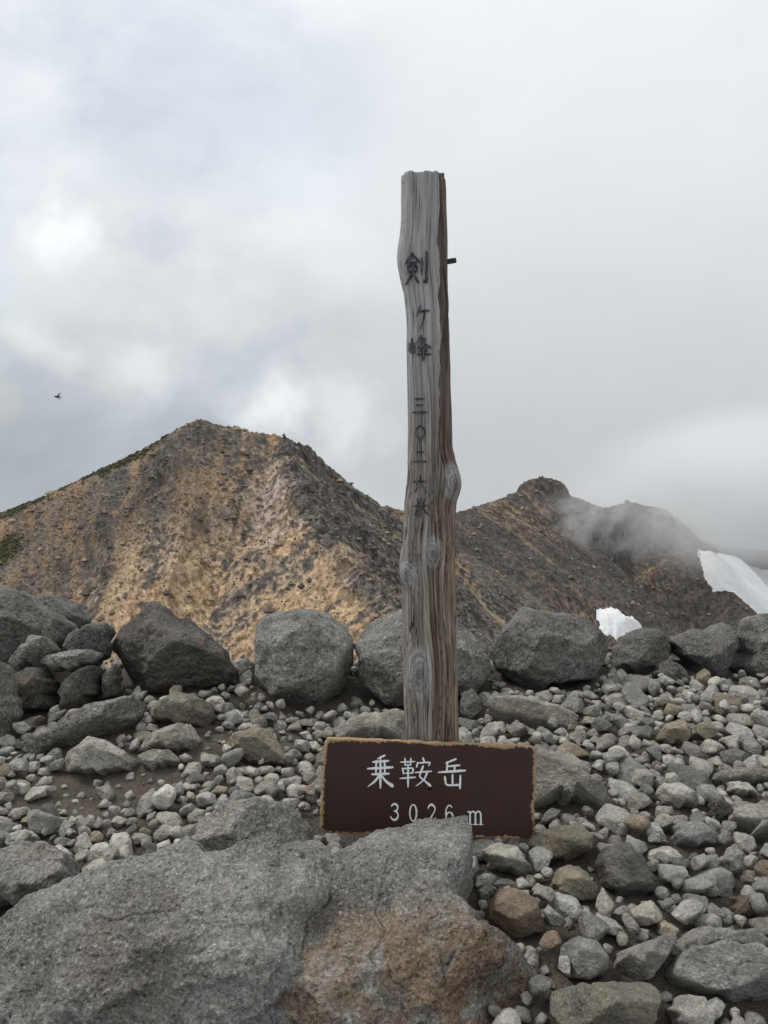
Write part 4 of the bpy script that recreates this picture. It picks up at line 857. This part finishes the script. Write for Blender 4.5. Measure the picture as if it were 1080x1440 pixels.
def glyph_strips(name, wd, sub=5):
    """strokes as ribbons of quads in the unit box: list of (left, right) point arrays"""
    out = []
    for s_ in G[name]:
        a = np.array(s_, float); n = (len(a) - 1) * sub + 1; u = np.linspace(0, len(a) - 1, n); k = np.arange(len(a))
        p = np.stack([np.interp(u, k, a[:, j]) for j in range(3)], -1)
        if len(a) > 2 and len(a) < 10:
            q = p.copy(); 
            for _ in range(2): q[1:-1, :2] = (q[:-2, :2] + 2 * q[1:-1, :2] + q[2:, :2]) / 4
            p = q
        tg = np.gradient(p[:, :2], axis=0); tg /= np.linalg.norm(tg, axis=1, keepdims=True) + 1e-9; nn = np.stack([-tg[:, 1], tg[:, 0]], -1)
        e = np.linspace(0, 1, n); wv = p[:, 2] * wd * (0.80 + 0.28 * np.exp(-(e / .12) ** 2) + .25 * np.exp(-((1 - e) / .12) ** 2))
        ext = wd * .35; p[0, :2] -= tg[0] * ext; p[-1, :2] += tg[-1] * ext; wv[0] *= .45; wv[-1] *= .45
        out.append((p[:, :2] + nn * wv[:, None] / 2, p[:, :2] - nn * wv[:, None] / 2))
    return out
m, nb, bs = new_mat('carved_ink'); M['ink'] = m
pos = nb.n('ShaderNodeNewGeometry').outputs['Position']; gn = nb.noise(nb.scale(pos, (1, 1, .08)), 260, 4, 0.7)
L(nb, nb.mix(nb.smooth(gn, 0.46, 0.64), (0.032, 0.032, 0.038), (0.15, 0.15, 0.155)), bs.inputs['Base Color']); bs.inputs['Roughness'].default_value = 0.9
for nm, cxp, cyp, wpx, hpx in (('ken', 586, 378, 33, 46), ('ga', 594, 446, 20, 34), ('mine', 590, 489, 31, 34), ('san', 590, 571, 21, 24), ('rei', 591, 608, 15, 20), ('ni', 591, 642, 18, 20), ('roku', 591, 681, 19, 24), ('kome', 592, 713, 20, 26)):
    VV, FF = [], []
    for li, (l_, r_) in enumerate(glyph_strips(nm, .14)):
        st0 = len(VV); ok = True
        for q in np.stack([l_, r_], 1).reshape(-1, 2):
            px, py = cxp + (q[0] - .5) * wpx, cyp + (.5 - q[1]) * hpx
            d = ray(px, py); h = bvh.ray_cast(Vector(CAMP), Vector(d).normalized())
            if h[0] is None: ok = False; break
            VV.append(np.array(h[0] - Vector(d).normalized() * (0.0045 + 0.0002 * li)) - base)
        if not ok: VV = VV[:st0]; continue
        for k in range(len(l_) - 1): FF.append((st0 + 2 * k, st0 + 2 * k + 1, st0 + 2 * k + 3, st0 + 2 * k + 2))
    link('carved_character', mesh_np('carved_character', np.array(VV), np.array(FF), True, M['ink']), post)
# small dark metal bar sticking out of the back of the post
m, nb, bs = new_mat('dark_metal'); M['metal'] = m
L(nb, nb.mix(nb.noise(nb.n('ShaderNodeNewGeometry').outputs['Position'], 90, 4), (0.03, 0.034, 0.036), (0.075, 0.08, 0.08)), bs.inputs['Base Color']); bs.inputs['Metallic'].default_value = .4; bs.inputs['Roughness'].default_value = .6
def box_mesh(name, sx, sy, sz, mat, bev=0.12):
    D, Q = cubesphere(8); r = ((np.abs(D) ** 14).sum(1)) ** (-1 / 14); return mesh_np(name, D * r[:, None] * np.array([sx, sy, sz]) / 2, Q, True, mat)
bp_ = at_y(np.array(632.), np.array(368.), np.array(PY + .01))
bar = link('bracket', box_mesh('bracket', .062, .022, .017, M['metal']), post); bar.location = bp_ - base + np.array([-.008, 0, 0]); bar.rotation_euler = (0.2, R_(-9), 0)

# ------------------------------------------------------------------ brown name board
c4 = [(455, 1040), (750, 1047), (756, 1184), (451, 1169)]
tilt_n = np.array([math.sin(R_(4)) , -math.cos(R_(4)) * math.cos(R_(14)), math.sin(R_(14))]); tilt_n /= np.linalg.norm(tilt_n)
sp0 = at_y(np.array(604.), np.array(1044.), np.array(2.522))
def on_board(px, py):
    d = ray(px, py); return CAMP + d * (((sp0 - CAMP) @ tilt_n) / (d @ tilt_n))[..., None]
C4 = on_board(np.array([c[0] for c in c4], float), np.array([c[1] for c in c4], float))
bc = C4.mean(0); ex = (C4[1] + C4[2] - C4[0] - C4[3]); ex -= tilt_n * (ex @ tilt_n); ex /= np.linalg.norm(ex); ez = np.cross(tilt_n, ex) * 1.0
if ez[2] < 0: ez = -ez
BW = 0.5 * (np.linalg.norm(C4[1] - C4[0]) + np.linalg.norm(C4[2] - C4[3])); BH = 0.5 * (np.linalg.norm(C4[3] - C4[0]) + np.linalg.norm(C4[2] - C4[1])); TH = 0.026
sign = bpy.data.objects.new('name_board', None); COL.objects.link(sign); sign.empty_display_size = .1
Rb = Matrix((Vector(ex), Vector(ez), Vector(tilt_n))).transposed().to_4x4(); sign.matrix_world = Matrix.Translation(Vector(bc)) @ Rb
thing(sign, 'brown painted wooden name board with white lettering leaning on the post', 'sign')
def rounded_outline(w_, h_, r, k=8):
    o = []
    for cx_, cy_, a0 in ((w_ / 2 - r, h_ / 2 - r, 0), (-w_ / 2 + r, h_ / 2 - r, 90), (-w_ / 2 + r, -h_ / 2 + r, 180), (w_ / 2 - r, -h_ / 2 + r, 270)):
        for i in range(k + 1): a = R_(a0 + 90 * i / k); o.append((cx_ + r * math.cos(a), cy_ + r * math.sin(a)))
    return np.array(o)
ol0 = rounded_outline(BW, BH, .022)
dense = np.concatenate([np.linspace(ol0[i], ol0[(i + 1) % len(ol0)], max(2, int(np.linalg.norm(ol0[(i + 1) % len(ol0)] - ol0[i]) / .006)), endpoint=False) for i in range(len(ol0))])
wob = 0.0022 * fbm(np.concatenate([dense * 45, dense[:, :1] * 0], 1), 3, .6, 961)
nrm2 = dense / np.linalg.norm(dense, axis=1, keepdims=True); dense = dense + nrm2 * wob[:, None]
rings = []
for ins_, zz in ((.004, -TH), (0, -TH + .004), (0, -.005), (.0015, -.0018), (.005, 0.0)):
    f_ = dense * np.array([1 - 2 * ins_ / BW, 1 - 2 * ins_ / BH]); rings.append(np.concatenate([f_, np.full((len(f_), 1), zz)], 1))
for t in (.7, .35, .02):
    rings.append(np.concatenate([rings[4][:, :2] * t, np.zeros((len(dense), 1))], 1))
rings.insert(0, np.concatenate([dense * .02, np.full((len(dense), 1), -TH)], 1))
nn_ = len(dense); VV = np.concatenate(rings); ii = np.arange(len(rings) * nn_).reshape(-1, nn_)
FF = np.stack([ii[:-1], np.roll(ii, -1, 1)[:-1], np.roll(ii, -1, 1)[1:], ii[1:]], -1).reshape(-1, 4)
m, nb, bs = new_mat('board_paint'); M['board'] = m
ob = nb.n('ShaderNodeTexCoord').outputs['Object']; so = nb.n('ShaderNodeSeparateXYZ', ins={0: ob})
ed = nb.math('MINIMUM', nb.math('SUBTRACT', BW / 2, nb.math('ABSOLUTE', so.outputs[0])), nb.math('SUBTRACT', BH / 2, nb.math('ABSOLUTE', so.outputs[1])))
# rounder at the corners
ed = nb.math('MINIMUM', ed, nb.math('SUBTRACT', BW / 2 + BH / 2 - .020, nb.math('ADD', nb.math('ABSOLUTE', so.outputs[0]), nb.math('ABSOLUTE', so.outputs[1]))))
nz = nb.noise(ob, 75, 5, 0.7); nz2 = nb.noise(ob, 9, 3, 0.5)
wear = nb.math('SUBTRACT', nb.math('ADD', ed, nb.math('MULTIPLY', nb.math('SUBTRACT', nz, 0.5), 0.034)), nb.lin(nz2, .35, .65, .003, .014))
mask = nb.smooth(wear, -0.001, 0.001)
chip = nb.smooth(nb.noise(nb.vmath('ADD', ob, (3, 1, 2)), 120, 3, .75), 0.755, 0.77)
mask = nb.math('MULTIPLY', mask, nb.math('SUBTRACT', 1.0, chip))
woodc = nb.mix(nb.noise(nb.scale(ob, (.15, 1, 1)), 110, 4, .7), (0.19, 0.115, 0.060), (0.40, 0.285, 0.165))
pn_ = nb.noise(ob, 12, 4, .6)
paint = nb.mix(pn_, (0.032, 0.0155, 0.012), (0.050, 0.0245, 0.0185))
L(nb, nb.mix(mask, woodc, paint), bs.inputs['Base Color']); L(nb, nb.lin(mask, 0, 1, 0.9, 0.5), bs.inputs['Roughness'])
L(nb, nb.n('ShaderNodeBump', ins={'Height': nb.math('ADD', nb.math('MULTIPLY', mask, 1.0), nb.math('MULTIPLY', nz, 0.12)), 'Strength': 0.5, 'Distance': 0.0015}).outputs[0], bs.inputs['Normal'])
link('board', mesh_np('board', VV, FF, False, M['board']), sign)
m, nb, bs = new_mat('white_paint'); M['white'] = m
ob = nb.n('ShaderNodeNewGeometry').outputs['Position']; nz = nb.noise(ob, 160, 4, .7)
L(nb, nb.mix(nb.smooth(nz, 0.62, 0.72, 0, .6), (0.70, 0.72, 0.73), (0.2, 0.16, 0.14)), bs.inputs['Base Color']); bs.inputs['Roughness'].default_value = 0.6
Rb3 = np.array([ex, ez, tilt_n])
for nm, x0, y0, x1, y1, wd in (('nori', 516, 1061, 553, 1108, .105), ('kura', 563, 1066, 606, 1106, .085), ('take', 617, 1067, 654, 1108, .105), ('three', 548, 1130, 562, 1153, .17), ('zero', 574, 1131, 588, 1155, .17), ('two', 600, 1131, 614, 1155, .17), ('six', 625, 1132, 639, 1156, .17), ('metre', 658, 1130, 679, 1160, .13)):
    VV, FF = [], []
    for li, (l_, r_) in enumerate(glyph_strips(nm, wd)):
        st0 = len(VV)
        q = np.stack([l_, r_], 1).reshape(-1, 2); P = on_board(x0 + q[:, 0] * (x1 - x0), y1 + q[:, 1] * (y0 - y1))
        P = (P - bc) @ Rb3.T; P[:, 2] = 0.0012 + 0.00012 * li; VV += list(P)
        for k in range(len(l_) - 1): FF.append((st0 + 2 * k, st0 + 2 * k + 1, st0 + 2 * k + 3, st0 + 2 * k + 2))
    link('painted_character', mesh_np('painted_character', np.array(VV), np.array(FF), False, M['white']), sign)

# ------------------------------------------------------------------ dry cushion plant, bird
m, nb, bs = new_mat('dry_plant'); M['dry'] = m
L(nb, nb.mix(nb.n('ShaderNodeNewGeometry').outputs['Random Per Island'], (0.07, 0.062, 0.045), (0.20, 0.185, 0.14)), bs.inputs['Base Color']); bs.inputs['Roughness'].default_value = .9
gg = np.random.default_rng(77); pc = ground_hit(np.array(352.), np.array(994.)); VV, FF = [], []
for k in range(420):
    a = gg.uniform(0, 6.28); r = .10 * math.sqrt(gg.random()); p = np.array([r * math.cos(a), r * math.sin(a) * .6, -.01])
    d = np.array([math.cos(a) * .7 * r / .1 + gg.normal(0, .3), math.sin(a) * .5 * r / .1 + gg.normal(0, .3), 1.0]); d /= np.linalg.norm(d); h = gg.uniform(.03, .085) * (1.2 - r / .1 * .5)
    sd_ = np.cross(d, [0, 0, 1.]) + gg.normal(0, .3, 3); sd_ /= np.linalg.norm(sd_); s0 = len(VV); ww = gg.uniform(.0012, .0026)
    for t in (0, .5, 1):
        q = p + d * h * t + np.array([gg.normal(0, .006), gg.normal(0, .006), 0]) * t; VV += [q - sd_ * ww * (1.1 - t * .6), q + sd_ * ww * (1.1 - t * .6)]
    FF += [(s0, s0 + 1, s0 + 3, s0 + 2), (s0 + 2, s0 + 3, s0 + 5, s0 + 4)]
pl = link('dry_plant', mesh_np('dry_plant', np.array(VV), np.array(FF), False, M['dry'])); pl.location = pc
thing(pl, 'small dry grey cushion plant beside the block-shaped boulder', 'plant')

m, nb, bs = new_mat('bird_feathers'); M['bird'] = m
L(nb, nb.mix(nb.noise(nb.n('ShaderNodeTexCoord').outputs['Object'], 30, 3), (0.012, 0.013, 0.016), (0.03, 0.03, 0.034)), bs.inputs['Base Color']); bs.inputs['Roughness'].default_value = .6
bird = bpy.data.objects.new('bird', None); COL.objects.link(bird); bird.empty_display_size = .1
bird.location = at_y(np.array(81.), np.array(558.), np.array(17.0)); bird.rotation_euler = (R_(30), R_(4), R_(20)); bird.scale = (.8, .8, .8)
thing(bird, 'small dark swift flying in the cloudy sky left of the mountain', 'bird')
D, Q = cubesphere(12); xx = D[:, 0]
prof = np.clip(1 - 0.25 * xx - .35 * np.maximum(0, xx) ** 2, .15, 2)
bV = np.stack([xx * .085, D[:, 1] * .026 * prof, D[:, 2] * .026 * prof], -1); bV[:, 2] += .006 * smoothstep(-.4, -1, xx)
link('body', mesh_np('body', bV, Q, True, M['bird']), bird)
for sgn in (-1, 1):
    V2 = []; nseg = 10
    for i in range(nseg + 1):
        t = i / nseg; yy = sgn * (.012 + .125 * t); x0 = -.02 + .02 * math.sin(t * 2.6) + .085 * t * t; ch = .045 * (1 - t) ** .6 + .004; zz = .008 + (.05 * math.sin(t * 1.6) if sgn > 0 else -.02 * t)
        V2 += [(x0, yy, zz + .002), (x0 + ch, yy, zz), (x0 + ch, yy, zz - .002), (x0, yy, zz - .002)]
    f2 = [(4 * i + a, 4 * i + (a + 1) % 4, 4 * i + 4 + (a + 1) % 4, 4 * i + 4 + a) for i in range(nseg) for a in range(4)] + [(4 * nseg, 4 * nseg + 1, 4 * nseg + 2, 4 * nseg + 3)]
    link('wing', mesh_np('wing', np.array(V2), np.array(f2), False, M['bird']), bird)
tv = np.array([(.06, -.010, 0), (.06, .010, 0), (.125, .022, 0), (.105, 0, 0), (.125, -.022, 0), (.06, -.010, .004), (.06, .010, .004), (.125, .022, .003), (.105, 0, .003), (.125, -.022, .003)])
link('tail', mesh_np('tail', tv, np.array([(5, 6, 7, 8), (5, 8, 9, 9), (0, 3, 2, 1), (0, 4, 3, 3), (0, 1, 6, 5), (1, 2, 7, 6), (4, 0, 5, 9)]), False, M['bird']), bird)

# ------------------------------------------------------------------ drifting cloud round the right-hand ridge
def cloud(name, px, py, Y, rad, dens, seed, label, scale, thr, soft=.25):
    c = at_y(np.array(float(px)), np.array(float(py)), np.array(float(Y)))
    D, Q = cubesphere(20)
    me = mesh_np(name, D * (1 + .12 * fbm(D * 1.7, 3, .5, seed))[:, None], Q, True)
    o = link(name, me, kind='stuff'); o.location = c; o.scale = rad
    thing(o, label, 'cloud')
    m = bpy.data.materials.new(name); m.use_nodes = True; m.node_tree.nodes.clear(); nb = NB(m.node_tree)
    out = nb.n('ShaderNodeOutputMaterial'); ob = nb.n('ShaderNodeTexCoord').outputs['Object']; ps = nb.n('ShaderNodeNewGeometry').outputs['Position']
    ln = nb.n('ShaderNodeVectorMath', operation='LENGTH', ins={0: ob}).outputs['Value']
    nz = nb.noise(nb.vmath('ADD', ps, (seed * 31., 0, 0)), scale, 5, .6, .3)
    d = nb.math('MULTIPLY', nb.smooth(nz, thr, thr + soft), dens)
    d = nb.math('MULTIPLY', d, nb.smooth(ln, .90, .10))
    v = nb.n('ShaderNodeVolumePrincipled', ins={'Color': (.93, .94, .95, 1), 'Density': d, 'Anisotropy': 0.0})
    m.node_tree.links.new(v.outputs[0], out.inputs['Volume']); me.materials.append(m)
cloud('cloud_bank', 1100, 690, 580, (190, 95, 85), .060, 3, 'grey cloud bank swallowing the crest above the large snowfield', .014, .25, .30)
cloud('mist_veil', 1030, 712, 462, (100, 42, 56), .060, 5, 'pale veil of mist spilling over the dark crest', .024, .32, .30)
cloud('mist_wisp', 842, 736, 480, (50, 26, 68), .050, 8, 'thin wisp of mist drifting up the dark slope beside the crest', .040, .42, .30)
S.cycles.volume_step_rate = 1.0; S.cycles.volume_max_steps = 128
